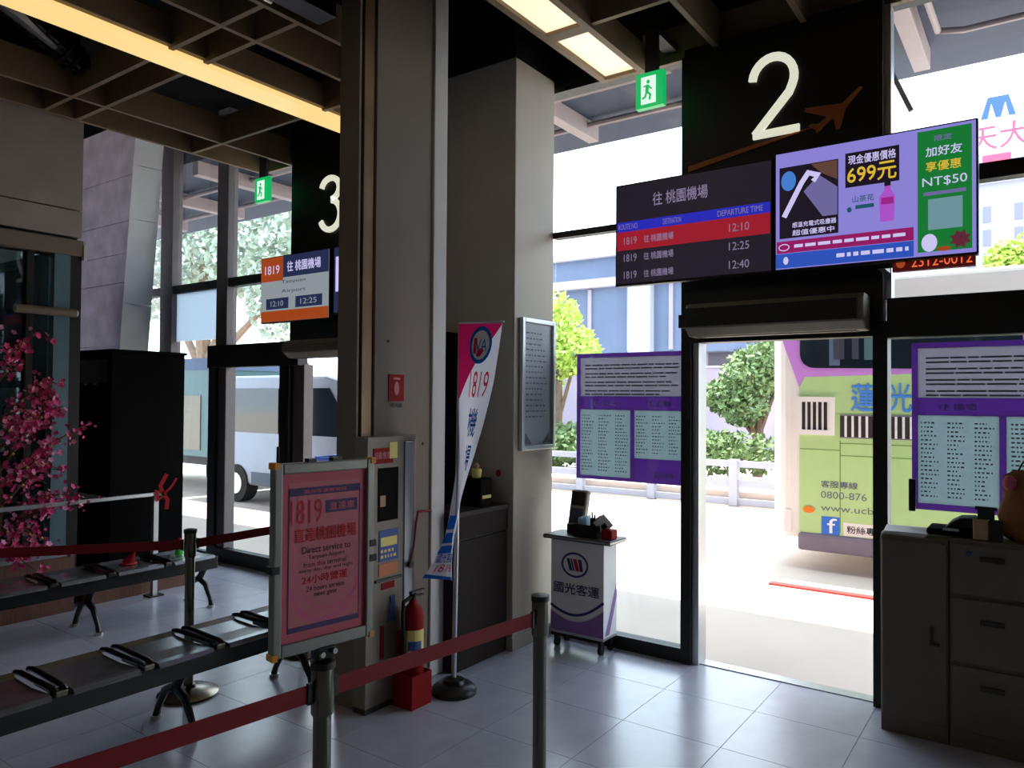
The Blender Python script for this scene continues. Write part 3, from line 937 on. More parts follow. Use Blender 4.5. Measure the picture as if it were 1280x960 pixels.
# vehicles beyond gate 3
def vehicle(name, label, cat, x0, x1, y0, y1, prof, m, wins, wheels, extra=None):
    t = thing(name, label, cat, ((x0 + x1) / 2, (y0 + y1) / 2, 0))
    Fv = front(0, y0, 0)
    obj('body', MB().poly(Fv, prof, 0, -(y1 - y0)), m, t, bevel=0.06, segs=3)
    for w in wins:
        obj('side_window', MB().poly(Fv, w, 0.0, 0.012), 'darkglass', t)
    for x in wheels:
        wh = obj('wheel', MB().cyl((x, y0 - 0.02, 0.3), (x, y0 + 0.2, 0.3), 0.3, n=20), 'rubber', t)
        obj('hub', MB().cyl((x, y0 - 0.03, 0.3), (x, y0, 0.3), 0.17, n=14), 'alu', wh)
    return t, Fv


vx = -11.45
van, Fv = vehicle('van', 'silver van parked side-on beyond the gate 3 door', 'van', vx, vx + 4.4, 7.3, 9.0,
                  [(vx, 0.28), (vx + 4.3, 0.28), (vx + 4.4, 0.75), (vx + 3.9, 1.05), (vx + 3.2, 1.95), (vx + 2.9, 2.02), (vx + 0.1, 2.02), (vx, 1.7)], 'silver',
                  [[(vx + 2.0, 1.12), (vx + 3.55, 1.12), (vx + 3.0, 1.82), (vx + 2.0, 1.82)], [(vx + 0.3, 1.12), (vx + 1.85, 1.12), (vx + 1.85, 1.82), (vx + 0.3, 1.82)]],
                  (vx + 0.8, vx + 3.5))
obj('head_lamp', MB().fbox(Fv, vx + 4.15, vx + 4.38, 0.68, 0.82, 0, 0.015), 'lamp_orange', van)
obj('sill_trim', MB().fbox(Fv, vx + 1.2, vx + 3.1, 0.3, 0.5, 0, 0.015), 'darkcar', van)
cx = -13.1
car, Fv = vehicle('car', 'dark blue car parked behind the silver van at gate 3', 'car', cx, cx + 4.4, 10.4, 12.1,
                  [(cx, 0.28), (cx + 4.4, 0.28), (cx + 4.4, 0.85), (cx + 3.4, 1.02), (cx + 2.7, 1.62), (cx + 1.0, 1.66), (cx + 0.1, 1.05)], 'darkcar',
                  [[(cx + 2.0, 1.05), (cx + 3.2, 1.05), (cx + 2.65, 1.52), (cx + 2.0, 1.55)], [(cx + 0.55, 1.05), (cx + 1.9, 1.05), (cx + 1.9, 1.56), (cx + 1.1, 1.56)]],
                  (cx + 0.8, cx + 3.6))
t = thing('box_truck', 'teal box truck standing outside beside the tall black cabinet', 'truck', (-13.2, 8.3, 0))
obj('cargo_box', MB().box(-15.2, -11.62, 7.5, 9.5, 0.63, 2.33), 'teal', t, bevel=0.02)
obj('roof_band', MB().box(-15.22, -11.6, 7.48, 9.52, 2.15, 2.35), 'bldgrey', t)
obj('side_panel', MB().box(-13.6, -12.0, 7.485, 7.5, 0.75, 1.7), 'beige', t)
obj('chassis', MB().box(-15.2, -11.7, 7.8, 9.2, 0.45, 0.63), 'vent', t)
for x in (-14.6, -12.1):
    obj('wheel', MB().cyl((x, 7.9, 0.36), (x, 8.2, 0.36), 0.36, n=20), 'rubber', t)
t = thing('storage_crate', 'bright blue crate stacked on a cardboard box outside gate 3', 'crate', (-6.9, 6.2, 0.55))
obj('crate_body', MB().box(-7.15, -6.75, 6.0, 6.4, 0.55, 0.98), 'bluebox', t, bevel=0.01)
obj('crate_rim', MB().box(-7.17, -6.73, 5.98, 6.42, 0.94, 0.98), 'bluebox', t)
t = thing('carton', 'brown cardboard box under the bright blue crate outside gate 3', 'box', (-6.9, 6.2, 0))
obj('carton_body', MB().box(-7.2, -6.55, 5.95, 6.45, 0, 0.55), 'cardboard', t)
obj('tape', MB().box(-6.9, -6.84, 5.945, 6.455, 0, 0.552), 'yellow', t)

# ------------------------------------------------------------------ hanging screens and signs
t = thing('departure_screen', 'dark departure screen with blue and red rows hanging above the doorway', 'screen', (-1.75, 4.38, 2.4))
obj('casing', MB().box(-2.285, -1.275, 4.352, 4.41, 2.425, 3.085), 'black', t, bevel=0.006)
F = front(0, 4.352, 0)
sc = obj('display', MB().fbox(F, -2.275, -1.285, 2.44, 3.075, 0, 0.003), 's_black', t)
obj('blue_row', MB().fbox(F, -2.27, -1.29, 2.775, 2.838, 0.003, 0.004), 's_blue', sc)
obj('red_row', MB().fbox(F, -2.27, -1.29, 2.655, 2.775, 0.003, 0.004), 's_red', sc)
obj('destination_title', MB().text('往 桃園機場', F, -2.02, -1.66, 2.915, 3.0, 0.006), 's_text', sc)
for tx, a0, a1 in (('ROUTE NO.', -2.26, -2.12), ('DESTINATION', -1.95, -1.83), ('DEPARTURE TIME', -1.60, -1.33)):
    obj('column_heading', MB().text(tx, F, a0, a1, 2.79, 2.825, 0.006), 's_text', sc)
for z, tm in ((2.69, '12:10'), (2.58, '12:25'), (2.47, '12:40')):
    for tx, a0, a1 in (('1819', -2.22, -2.13), ('往 桃園機場', -2.08, -1.88), (tm, -1.53, -1.41)):
        obj('row_entry', MB().text(tx, F, a0, a1, z, z + 0.048, 0.006), 's_text', sc)
obj('wall_arm', MB().box(-1.80, -1.72, 4.40, 4.549, 2.7, 2.9).box(-1.45, -1.37, 4.40, 4.549, 2.7, 2.9), 'black', t)

t = thing('advert_screen', 'bright advertising screen with a lavender panel and a green side strip', 'screen', (-0.76, 4.32, 2.4))
obj('casing', MB().box(-1.25, -0.268, 4.292, 4.35, 2.418, 3.09), 'black', t, bevel=0.006)
F = front(-1.24, 4.292, 2.43)
sc = obj('display', MB().fbox(F, 0, 0.962, 0, 0.65, 0, 0.003), 's_lav', t)
obj('crimson_row', MB().fbox(F, 0.005, 0.69, 0.088, 0.155, 0.003, 0.004), 's_crimson', sc)
obj('blue_row', MB().fbox(F, 0.0, 0.69, 0.005, 0.085, 0.003, 0.004), 's_royal', sc)
ph = obj('picture_block', MB().fbox(F, 0.02, 0.33, 0.17, 0.57, 0.003, 0.004), 's_dark', sc)
obj('picture_glow', MB().poly(F, [(0.15, 0.42), (0.23, 0.50), (0.325, 0.42), (0.325, 0.27), (0.25, 0.27)], 0.0045), 's_glow', ph)
obj('picture_warm', MB().poly(F, [(0.19, 0.565), (0.325, 0.565), (0.325, 0.46), (0.24, 0.51)], 0.0045), 's_brown', ph)
obj('picture_device', MB().ribbon(F, [(0.045, 0.29), (0.14, 0.47), (0.175, 0.52), (0.225, 0.50), (0.20, 0.47)], 0.028, 0.0045, 0.0055), 's_white', ph)
obj('picture_badge', MB().disc(F, 0.07, 0.49, 0.04, 0.055, 0.006), 's_sky', ph)
obj('picture_caption', MB().text('感溫充電式吸塵器', F, 0.09, 0.32, 0.225, 0.255, 0.006), 's_white', ph)
obj('picture_caption', MB().text('超值優惠中', F, 0.09, 0.31, 0.18, 0.212, 0.006), 's_white', ph)
pb = obj('price_block', MB().fbox(F, 0.365, 0.625, 0.405, 0.59, 0.003, 0.004), 's_dark', sc)
obj('price_caption', MB().text('現金優惠價格', F, 0.38, 0.61, 0.525, 0.575, 0.006), 's_white', pb)
obj('price_figures', MB().text('699元', F, 0.375, 0.612, 0.42, 0.515, 0.006), 's_yellow', pb)
bt = obj('bottle_body', MB().poly(F, [(0.535, 0.20), (0.60, 0.20), (0.605, 0.33), (0.585, 0.365), (0.585, 0.385), (0.555, 0.385), (0.555, 0.365), (0.53, 0.33)], 0.004, 0.005), 's_purple', sc)
obj('bottle_cap', MB().fbox(F, 0.555, 0.585, 0.385, 0.415, 0.004, 0.0055), 's_dark', bt)
obj('bottle_label', MB().fbox(F, 0.54, 0.598, 0.29, 0.325, 0.005, 0.006), 's_magenta', bt)
obj('scent_mark', MB().fbox(F, 0.415, 0.505, 0.285, 0.305, 0.003, 0.005).disc(F, 0.385, 0.285, 0.012, 0.014, 0.005).text('山茶花', F, 0.40, 0.505, 0.32, 0.355, 0.005), 's_teal', sc)
for nm, b in (('ticker_print', MB().rows(F, 0.10, 0.66, 0.105, 0.14, 1, 0.006, 0.5, 0.02)), ('ticker_print', MB().rows(F, 0.32, 0.67, 0.03, 0.065, 1, 0.006, 0.6, 0.02)),
              ('ticker_emblem', MB().ring(F, 0.045, 0.12, 0.03, 0.02, 0.005, 0.006)), ('ticker_emblem', MB().disc(F, 0.055, 0.045, 0.014, 0.022, 0.006))):
    obj(nm, b, 's_white', sc)
gs = obj('green_strip', MB().fbox(F, 0.708, 0.945, 0.02, 0.635, 0.003, 0.005), 's_green', sc)
obj('strip_text', MB().text('加好友', F, 0.745, 0.905, 0.50, 0.55, 0.007), 's_white', gs)
obj('strip_price', MB().text('NT$50', F, 0.73, 0.925, 0.345, 0.395, 0.007), 's_white', gs)
obj('strip_offer', MB().text('享優惠', F, 0.745, 0.90, 0.425, 0.475, 0.007), 's_yellow', gs)
obj('strip_heading', MB().text('限定', F, 0.785, 0.86, 0.575, 0.605, 0.007), 's_glow', gs)
obj('strip_bar', MB().fbox(F, 0.735, 0.92, 0.305, 0.322, 0.005, 0.007), 's_glow', gs)
obj('pale_square', MB().fbox(F, 0.755, 0.905, 0.13, 0.285, 0.005, 0.007), 's_qr', gs)
fl = [(0.895 + (0.05 if k % 2 else 0.032) * cos(k * pi / 8), 0.07 + (0.05 if k % 2 else 0.032) * sin(k * pi / 8)) for k in range(16)]
obj('flower_print', MB().poly(F, fl, 0.007), 's_flower', gs)
obj('petal_print', MB().disc(F, 0.76, 0.065, 0.035, 0.045, 0.007), 's_white', gs)
obj('leaf_print', MB().disc(F, 0.825, 0.03, 0.03, 0.012, 0.0075), 's_orange', gs)
obj('wall_arm', MB().box(-1.15, -1.07, 4.34, 4.549, 2.7, 2.9).box(-0.90, -0.82, 4.34, 4.549, 2.7, 2.9), 'black', t)

t = thing('led_sign', 'small dark red number sign tucked under the advertising screen', 'sign', (-0.47, 4.36, 2.37))
obj('casing', MB().box(-0.66, -0.285, 4.36, 4.40, 2.375, 2.46), 'led_back', t)
F = front(0, 4.36, 0)
obj('lettering', MB().text('2312-0012', F, -0.57, -0.30, 2.39, 2.445, 0.004), 'led_text', t)
obj('emblem', MB().disc(F, -0.62, 2.417, 0.022, 0.026, 0.004), 's_orange', t)
obj('bracket', MB().box(-0.70, -0.655, 4.37, 4.39, 2.40, 2.44).box(-0.735, -0.70, 4.37, 4.56, 2.40, 2.44), 'black', t)


def air_curtain(x0, x1, z0, z1, dark, label):
    t = thing('air_curtain', label, 'air curtain', ((x0 + x1) / 2, 4.48, z0), 'air curtains over the gate doors')
    zc = (z0 + z1) / 2
    Fx = Frame((0, 0, 0), (0, 1, 0), (0, 0, 1), (1, 0, 0))
    pr = [(4.55, z0 + 0.0), (4.43, z0), (4.365, z0 + 0.05), (4.37, z1 - 0.03), (4.40, z1), (4.55, z1)]
    obj('casing', MB().poly(Fx, pr, x0, x1), 'beige', t, bevel=0.008)
    g = MB().box(x0 + 0.01, x1 - 0.035, 4.352, 4.366, z0 + 0.055, z1 - 0.032)
    gr = obj('grille', g, 'black', t)
    n = 60
    if not dark:
        b = MB()
        for k in range(n):
            x = x0 + 0.02 + (x1 - x0 - 0.06) * k / n
            b.box(x, x + 0.006, 4.345, 4.353, z0 + 0.055, z1 - 0.032)
        for k in range(4):
            z = z0 + 0.07 + k * 0.025
            b.box(x0 + 0.01, x1 - 0.035, 4.346, 4.352, z, z + 0.004)
        o = obj('grille_mesh', b, 'beige', gr)
    obj('outlet', MB().box(x0 + 0.05, x1 - 0.05, 4.44, 4.52, z0 - 0.004, z0 + 0.004), 'vent', t)
    return t


t = air_curtain(-1.815, -0.80, 2.085, 2.285, True, 'beige air curtain with a dark front above the open doorway of gate 2')
obj('bracket', MB().box(-1.86, -1.815, 4.38, 4.55, 2.14, 2.22), 'black', t)
air_curtain(-5.70, -4.66, 2.05, 2.21, False, 'beige air curtain with a fine mesh front at gate 3')


def exit_sign(x0, x1, y, z0, z1, label, g):
    t = thing('exit_sign', label, 'exit sign', ((x0 + x1) / 2, y, z0), g)
    obj('lamp_box', MB().box(x0, x1, y - 0.015, y + 0.03, z0, z1), 'exit_green', t)
    F = front(x0, y - 0.015, z0)
    w, h = x1 - x0, z1 - z0
    obj('pictogram', MB().fbox(F, 0.2 * w, 0.74 * w, 0.1 * h, 0.88 * h, 0, 0.003), 'exit_white', t)
    b = MB().disc(F, 0.47 * w, 0.72 * h, 0.06 * w, 0.06 * h, 0.005, 12)
    b.ribbon(F, [(0.45 * w, 0.64 * h), (0.42 * w, 0.45 * h)], 0.12 * w, 0.003, 0.005)
    b.ribbon(F, [(0.42 * w, 0.45 * h), (0.55 * w, 0.34 * h), (0.52 * w, 0.2 * h)], 0.07 * w, 0.003, 0.005)
    b.ribbon(F, [(0.42 * w, 0.45 * h), (0.36 * w, 0.3 * h), (0.25 * w, 0.26 * h)], 0.07 * w, 0.003, 0.005)
    b.ribbon(F, [(0.3 * w, 0.6 * h), (0.45 * w, 0.62 * h), (0.6 * w, 0.5 * h)], 0.05 * w, 0.003, 0.005)
    obj('running_figure', b, 'exit_green', t)
    obj('bracket', MB().box(x0 + 0.06, x1 - 0.04, y - 0.01, y + 0.02, z1, CZ + 0.1).box(x0 + 0.06, x1 - 0.04, y + 0.02, 4.613, CZ + 0.06, CZ + 0.1), 'vent', t)


exit_sign(-2.11, -1.925, 4.30, 3.525, 3.745, 'green running-man exit sign beside the lit ceiling panel', 'green exit signs')
exit_sign(-6.17, -5.97, 4.40, 3.545, 3.775, 'green exit sign hanging in front of the gate 3 glass', 'green exit signs')

t = thing('route_screen', 'orange and navy route screen hanging over gate 3', 'screen', (-5.5, 4.38, 2.38))
obj('casing', MB().box(-6.01, -5.04, 4.352, 4.40, 2.375, 2.99), 'black', t, bevel=0.006)
F = front(-6.0, 4.352, 2.385)
sc = obj('display', MB().fbox(F, 0, 0.94, 0, 0.595, 0, 0.003), 's_grey', t)
hb = obj('header_block', MB().fbox(F, 0.30, 0.94, 0.40, 0.595, 0.003, 0.004), 's_navy', sc)
obj('header_text', MB().text('往 桃園機場', F, 0.38, 0.84, 0.445, 0.54, 0.006), 's_white', hb)
ob = obj('route_block', MB().fbox(F, 0, 0.32, 0.375, 0.595, 0.003, 0.005), 's_orange', sc)
obj('route_text', MB().text('1819', F, 0.06, 0.27, 0.44, 0.52, 0.007), 's_white', ob)
obj('footer_block', MB().fbox(F, 0, 0.94, 0, 0.10, 0.003, 0.004), 's_orange', sc)
b = MB()
for a0, a1, tx in ((0.08, 0.40, '12:10'), (0.50, 0.86, '12:25')):
    obj('time_button', MB().fbox(F, a0, a1, 0.115, 0.215, 0.003, 0.005), 's_navy', sc)
    obj('time_text', MB().text(tx, F, a0 + 0.07, a1 - 0.07, 0.14, 0.19, 0.007), 's_grey', sc)
for tx, z in (('Taoyuan', 0.335), ('Airport', 0.25)):
    obj('body_text', MB().text(tx, F, 0.30, 0.64, z, z + 0.04, 0.006), 's_navy', sc)
t = thing('side_screen', 'bluish screen half hidden by the column beside the orange route screen', 'screen', (-4.6, 4.38, 2.4))
obj('casing', MB().box(-5.0, -4.1, 4.352, 4.40, 2.40, 3.0), 'black', t, bevel=0.006)
F = front(-5.0, 4.352, 2.40)
sc = obj('display', MB().fbox(F, 0.01, 0.89, 0.02, 0.58, 0, 0.003), 's_navy', t)
obj('picture_block', MB().fbox(F, 0.03, 0.5, 0.2, 0.5, 0.003, 0.004), 's_white', sc)
obj('wall_arm', MB().box(-4.9, -4.82, 4.39, 4.549, 2.6, 2.8), 'black', t)
obj('wall_arm', MB().box(-5.6, -5.52, 4.39, 4.549, 2.6, 2.8).box(-5.25, -5.17, 4.39, 4.549, 2.6, 2.8), 'black', D.objects['route_screen'])

# ------------------------------------------------------------------ counter, things behind the column
t = thing('service_counter', 'dark brown service counter set between column and pale pillar', 'counter', (-3.1, 3.85, 0))
obj('body', MB().box(-3.28, -2.975, 3.575, 4.125, 0, 0.80), 'counter', t)
obj('upper_panel', MB().box(-3.28, -2.972, 3.575, 4.125, 0.815, 0.955), 'counter', t)
obj('counter_top', MB().box(-3.29, -2.962, 3.572, 4.126, 0.955, 0.985), 'countertop', t, bevel=0.004)
obj('recess', MB().box(-3.27, -2.99, 3.58, 4.12, 0.80, 0.815), 'black', t)
t = thing('label_printer', 'black printer box on the dark service counter behind the flag', 'printer', (-3.1, 3.95, 0.985))
obj('body', MB().box(-3.22, -3.0, 3.86, 3.99, 0.985, 1.17), 'blackcab', t, bevel=0.01)
obj('paper_slot', MB().box(-3.0, -2.995, 3.88, 3.97, 1.04, 1.06), 'yellow', t)
t = thing('tissue_pot', 'small yellowish pot on the printer box behind the flag', 'pot', (-3.1, 3.93, 1.17))
obj('pot', MB().lathe((-3.08, 3.92, 1.17), [(0.03, 0), (0.036, 0.05), (0.03, 0.06)], 14), 'yellow', t, smooth=True)
obj('stopper', MB().lathe((-3.08, 3.92, 1.23), [(0.015, 0), (0.02, 0.02), (0.004, 0.04)], 10), 'cardboard', t, smooth=True)
t = thing('wall_sticker', 'small faded red sticker on the pillar above the service counter', 'sticker', (-3.05, 4.128, 1.15))
obj('sheet', MB().box(-3.09, -3.01, 4.1245, 4.128, 1.14, 1.23), 'greywall', t)
obj('emblem', MB().disc(front(0, 4.1245, 0), -3.05, 1.185, 0.022, 0.025, 0.002, 14), 'red', t)
t = thing('utility_cabinet', 'tall dark cabinet with bluish upper door behind the service counter', 'cabinet', (-3.6, 3.95, 0))
obj('body', MB().box(-3.95, -3.32, 3.86, 4.11, 0, 2.145), 'blackcab', t)
obj('upper_door', MB().box(-3.94, -3.33, 3.848, 3.86, 1.45, 2.13), 'dkblue', t, bevel=0.003)
obj('lower_door', MB().box(-3.94, -3.33, 3.85, 3.86, 0.05, 1.42), 'black', t)
obj('handle', MB().box(-3.40, -3.385, 3.83, 3.85, 1.1, 1.25), 'darksteel', t)

# ticket machine against the column
t = thing('ticket_machine', 'beige ticket machine covered in stickers against the brown column', 'machine', (-3.0, 2.93, 0))
Fz = Frame((0, 0, 0), (1, 0, 0), (0, 1, 0), (0, 0, 1))
cp = [(-3.062, 2.83), (-2.965, 2.83), (-2.965, 3.085)] + arc(-3.015, 3.19, 0.05, 0.05, 0, 90, 6) + [(-3.062, 3.24)]
obj('body', MB().poly(Fz, cp, 0.03, 1.455), 'beige', t)
obj('top_cap', MB().poly(Fz, [(-3.062, 2.825), (-2.958, 2.825), (-2.958, 3.09)] + arc(-3.012, 3.19, 0.055, 0.055, 0, 90, 6) + [(-3.062, 3.245)], 1.455, 1.48), 'beige', t)
obj('base', MB().poly(Fz, cp, 0.0, 0.03), 'vent', t)
obj('side_bar', MB().box(-2.975, -2.958, 3.11, 3.18, 0.25, 1.45), 'silver', t, bevel=0.006)
F = side(-2.965, 0.09, 0)
sc = obj('screen_recess', MB().fbox(F, 2.82, 2.97, 1.02, 1.31, 0, 0.006), 'blackcab', t)
obj('ticket_note', MB().fbox(F, 2.83, 2.87, 1.10, 1.16, 0.006, 0.008), 'cardboard', sc)
rl = obj('red_label', MB().fbox(F, 2.78, 2.93, 1.335, 1.42, 0, 0.004), 'red', t)
obj('lettering', MB().text('自動售票', F, 2.79, 2.91, 1.36, 1.40, 0.005), 'pink', rl)
obj('note_label', MB().fbox(F, 2.90, 2.96, 1.36, 1.45, 0.004, 0.006), 'yellow', t)
bl = obj('blue_label', MB().fbox(F, 2.83, 2.975, 0.80, 0.97, 0, 0.004), 'bluelabel', t)
obj('label_print', MB().fbox(F, 2.84, 2.965, 0.88, 0.93, 0.004, 0.005).rows(F, 2.84, 2.965, 0.81, 0.87, 2, 0.005), 'yellow', bl)
obj('orange_label', MB().fbox(F, 2.83, 2.97, 0.72, 0.785, 0, 0.004), 'orange', t)
obj('card_slot', MB().fbox(F, 2.80, 3.0, 0.69, 0.705, 0, 0.012), 'black', t)
obj('slot_label', MB().fbox(F, 2.85, 2.95, 0.645, 0.68, 0, 0.004), 'red', t)
obj('blue_mark', MB().poly(F, [(2.90, 0.46), (2.93, 0.56), (2.915, 0.60), (2.955, 0.60), (2.95, 0.50), (2.965, 0.46)], 0.0, 0.004), 'bluelabel', t)
obj('red_strip', MB().fbox(F, 2.845, 2.872, 0.27, 0.45, 0, 0.004), 'red', t)
obj('lock', MB().cyl((-2.965, 3.15, 0.75), (-2.935, 3.15, 0.75), 0.018, n=12), 'black', t)
obj('cable', MB().tube([(-2.95, 3.15, 0.75), (-2.95, 3.18, 0.85), (-2.96, 3.21, 0.98), (-3.0, 3.27, 1.03), (-3.045, 3.33, 1.02), (-3.05, 3.44, 1.01)], 0.006, 6), 'belt', t, smooth=True)

# fire extinguisher in its stand, fire sign
t = thing('extinguisher_stand', 'red box stand on the floor under the fire extinguisher', 'stand', (-2.88, 3.10, 0))
b = MB().box(-2.95, -2.805, 3.02, 3.025, 0, 0.18).box(-2.95, -2.805, 3.175, 3.18, 0, 0.18).box(-2.81, -2.805, 3.025, 3.175, 0, 0.18).box(-2.95, -2.945, 3.025, 3.175, 0, 0.18).box(-2.945, -2.81, 3.025, 3.175, 0, 0.006)
obj('box', b, 'red', t)
obj('back_plate', MB().box(-2.952, -2.946, 3.05, 3.15, 0.18, 0.40), 'red', t)
t = thing('fire_extinguisher', 'red fire extinguisher with a yellow label in a red stand by the ticket machine', 'extinguisher', (-2.877, 3.10, 0.01))
c = (-2.877, 3.10, 0.008)
obj('cylinder', MB().lathe(c, [(0.05, 0), (0.062, 0.02), (0.062, 0.47), (0.05, 0.52), (0.022, 0.55), (0.02, 0.57)], 22), 'red', t, smooth=True)
b = MB()
for k in range(10):
    t0 = radians(-95 + 12 * k)
    t1 = radians(-95 + 12 * (k + 1))
    b.add([(c[0] + 0.0632 * cos(a), c[1] + 0.0632 * sin(a), z) for a, z in ((t0, 0.24), (t1, 0.24), (t1, 0.42), (t0, 0.42))], [(0, 1, 2, 3)])
lb = obj('label', b, 'yellow', t)
b = MB()
for k in range(2, 8):
    t0 = radians(-95 + 12 * k)
    t1 = radians(-95 + 12 * (k + 1))
    for z0, z1 in ((0.27, 0.29), (0.31, 0.36)):
        b.add([(c[0] + 0.0637 * cos(a), c[1] + 0.0637 * sin(a), z) for a, z in ((t0, z0), (t1, z0), (t1, z1), (t0, z1))], [(0, 1, 2, 3)])
obj('label_print', b, 'bluelabel', lb)
obj('valve', MB().lathe((c[0], c[1], 0.575), [(0.022, 0), (0.022, 0.03), (0.012, 0.04)], 12), 'darksteel', t, smooth=True)
obj('lever', MB().box(c[0] - 0.012, c[0] + 0.012, c[1] - 0.02, c[1] + 0.09, 0.61, 0.62).box(c[0] - 0.012, c[0] + 0.012, c[1] - 0.01, c[1] + 0.08, 0.585, 0.593), 'darksteel', t)
obj('hose', MB().tube([(c[0], c[1] - 0.02, 0.59), (c[0], c[1] - 0.075, 0.575), (c[0] + 0.005, c[1] - 0.085, 0.50), (c[0] + 0.005, c[1] - 0.075, 0.28)], 0.012, 8), 'rubber', t, smooth=True)
t = thing('fire_sign', 'small red fire extinguisher sign on the brown column', 'sign', (-3.068, 3.15, 1.64))
F = side(-3.0695, 0, 0)
obj('plate', MB().fbox(F, 3.085, 3.21, 1.675, 1.83, 0, 0.004), 'red', t)
obj('emblem', MB().disc(F, 3.147, 1.75, 0.02, 0.04, 0.006, 14).fbox(F, 3.12, 3.175, 1.80, 1.812, 0.004, 0.006), 'pink', t)
obj('caption', MB().text('滅火器', F, 3.095, 3.20, 1.64, 1.666, 0.002), 'ink', t)

# feather flag on its stand
t = thing('banner_flag', 'pink and white twisted banner flag on a pole with a round grey base', 'flag', (-2.797, 3.363, 0))
obj('base', MB().lathe((-2.797, 3.363, 0), [(0.133, 0), (0.135, 0.02), (0.11, 0.045), (0.065, 0.055), (0.06, 0.075), (0.025, 0.085)], 28), 'darksteel', t, smooth=True)
obj('pole', MB().cyl((-2.797, 3.363, 0.08), (-2.775, 3.372, 2.13), 0.014, n=12), 'alu', t, smooth=True)
obj('arm', MB().cyl((-2.775, 3.357, 2.131), (-2.52, 3.45, 2.135), 0.006, n=8), 'alu', t)
FY = 3.355
LE = [(2.124, -2.752), (1.9, -2.757), (1.685, -2.764), (1.45, -2.776), (1.222, -2.789), (1.05, -2.808), (0.988, -2.815), (0.90, -2.835), (0.744, -2.917), (0.66, -2.99), (0.645, -3.0)]
RE = [(2.130, -2.441), (1.96, -2.472), (1.776, -2.504), (1.55, -2.560), (1.369, -2.613), (1.137, -2.698), (1.0, -2.742), (0.901, -2.772), (0.80, -2.778), (0.68, -2.782), (0.67, -2.782)]


def edge(E, z):
    for (z0, x0), (z1, x1) in zip(E[:-1], E[1:]):
        if z1 <= z <= z0:
            return x0 + (x1 - x0) * (z - z0) / (z1 - z0)
    return E[0][1] if z > E[0][0] else E[-1][1]


def flag_pt(u, z, off=0.0):
    x0, x1 = edge(LE, z), edge(RE, z)
    y = FY - 0.02 - 0.035 * sin(u * pi * 1.3 + z * 3) * min(1, (2.13 - z) * 1.2) + 0.10 * max(0, 1.0 - z) * (0.5 - u)
    x = x0 + (x1 - x0) * u
    d = (x + 2.78) * 0.76
    return Vector((-2.78 + d + off * 0.4, y + d * 0.42 - off - 0.004, z))


def flag_grid(zs, us, cond=None, off=0.0):
    b = MB()
    for z0, z1 in zip(zs[:-1], zs[1:]):
        for u0, u1 in zip(us[:-1], us[1:]):
            if cond is None or cond((u0 + u1) / 2, (z0 + z1) / 2):
                b.add([flag_pt(u0, z0, off), flag_pt(u0, z1, off), flag_pt(u1, z1, off), flag_pt(u1, z0, off)], [(0, 1, 2, 3)])
    return b


zs = [2.125 - 1.475 * i / 60 for i in range(61)]
us = [i / 16 for i in range(17)]
fl = obj('cloth', flag_grid(zs, us), 'flagwhite', t, smooth=True)
b = MB()
for i in range(28):
    z0, z1 = 2.124 - 0.43 * i / 28, 2.124 - 0.43 * (i + 1) / 28
    r0, r1 = min(1, 1.02 - 1.0 * i / 28 - 0.0), min(1, 1.02 - 1.0 * (i + 1) / 28)
    for k in range(8):
        b.add([flag_pt(r0 * k / 8, z0, 0.003), flag_pt(r1 * k / 8, z1, 0.003), flag_pt(r1 * (k + 1) / 8, z1, 0.003), flag_pt(r0 * (k + 1) / 8, z0, 0.003)], [(0, 1, 2, 3)])
obj('pink_field', b, 'flagpink', fl)
F = front(0, FY - 0.03, 0)


def flag_text(s, u0, u1, z0, z1, b):
    vs, fs = glyphs(s)
    return b.add([flag_pt(u0 + (u1 - u0) * x, z0 + (z1 - z0) * y, 0.006 + 0.0008 * k) for x, y, k in vs], fs)


def flag_ring(cu, cz, ru, rz, w, b, n=28):
    vs, fs = [], []
    for i in range(n + 1):
        a = 2 * pi * i / n
        vs += [flag_pt(cu + ru * cos(a), cz + rz * sin(a), 0.006), flag_pt(cu + ru * (1 - w) * cos(a), cz + rz * (1 - w) * sin(a), 0.006)]
    for i in range(n):
        fs.append((2 * i, 2 * i + 2, 2 * i + 3, 2 * i + 1))
    return b.add(vs, fs)


b = MB()
n = 24
disc = [flag_pt(0.56 + 0.25 * cos(2 * pi * i / n), 2.0 + 0.10 * sin(2 * pi * i / n), 0.0045) for i in range(n)]
obj('emblem_disc', MB().add(disc, [tuple(range(n))]), 'paper', fl)
obj('emblem_ring', flag_ring(0.56, 2.0, 0.27, 0.108, 0.22, MB()), 'flagblue', fl)
obj('emblem_letters', flag_text('VA', 0.44, 0.72, 1.965, 2.035, MB()), 'flagblue', fl)
obj('character', flag_text('機', 0.44, 0.80, 1.475, 1.64, MB()), 'flagblue', fl)
obj('character', flag_text('場', 0.45, 0.83, 1.28, 1.43, MB()), 'flagblue', fl)
for z0, z1 in ((1.02, 0.94), (0.92, 0.86), (0.845, 0.80)):
    obj('blue_band', MB().add([flag_pt(0.05, z0, 0.005), flag_pt(0.0, z1, 0.005), flag_pt(0.55, z1, 0.005), flag_pt(0.6, z0, 0.005)], [(0, 1, 2, 3)]), 'flagblue', fl)
obj('hem_band', MB().add([flag_pt(0.0, 0.68, 0.005), flag_pt(0.0, 0.655, 0.005), flag_pt(1.0, 0.655, 0.005), flag_pt(1.0, 0.672, 0.005)], [(0, 1, 2, 3)]), 'flagblue', fl)
obj('company_name', flag_text('國光客運', 0.1, 0.75, 0.745, 0.80, MB()), 'flagblue', fl)
obj('number', flag_text('1819', 0.38, 0.88, 1.70, 1.85, MB()), 'flagred', fl)
obj('number', flag_text('1819', 0.2, 0.8, 0.69, 0.735, MB()), 'flagred', fl)
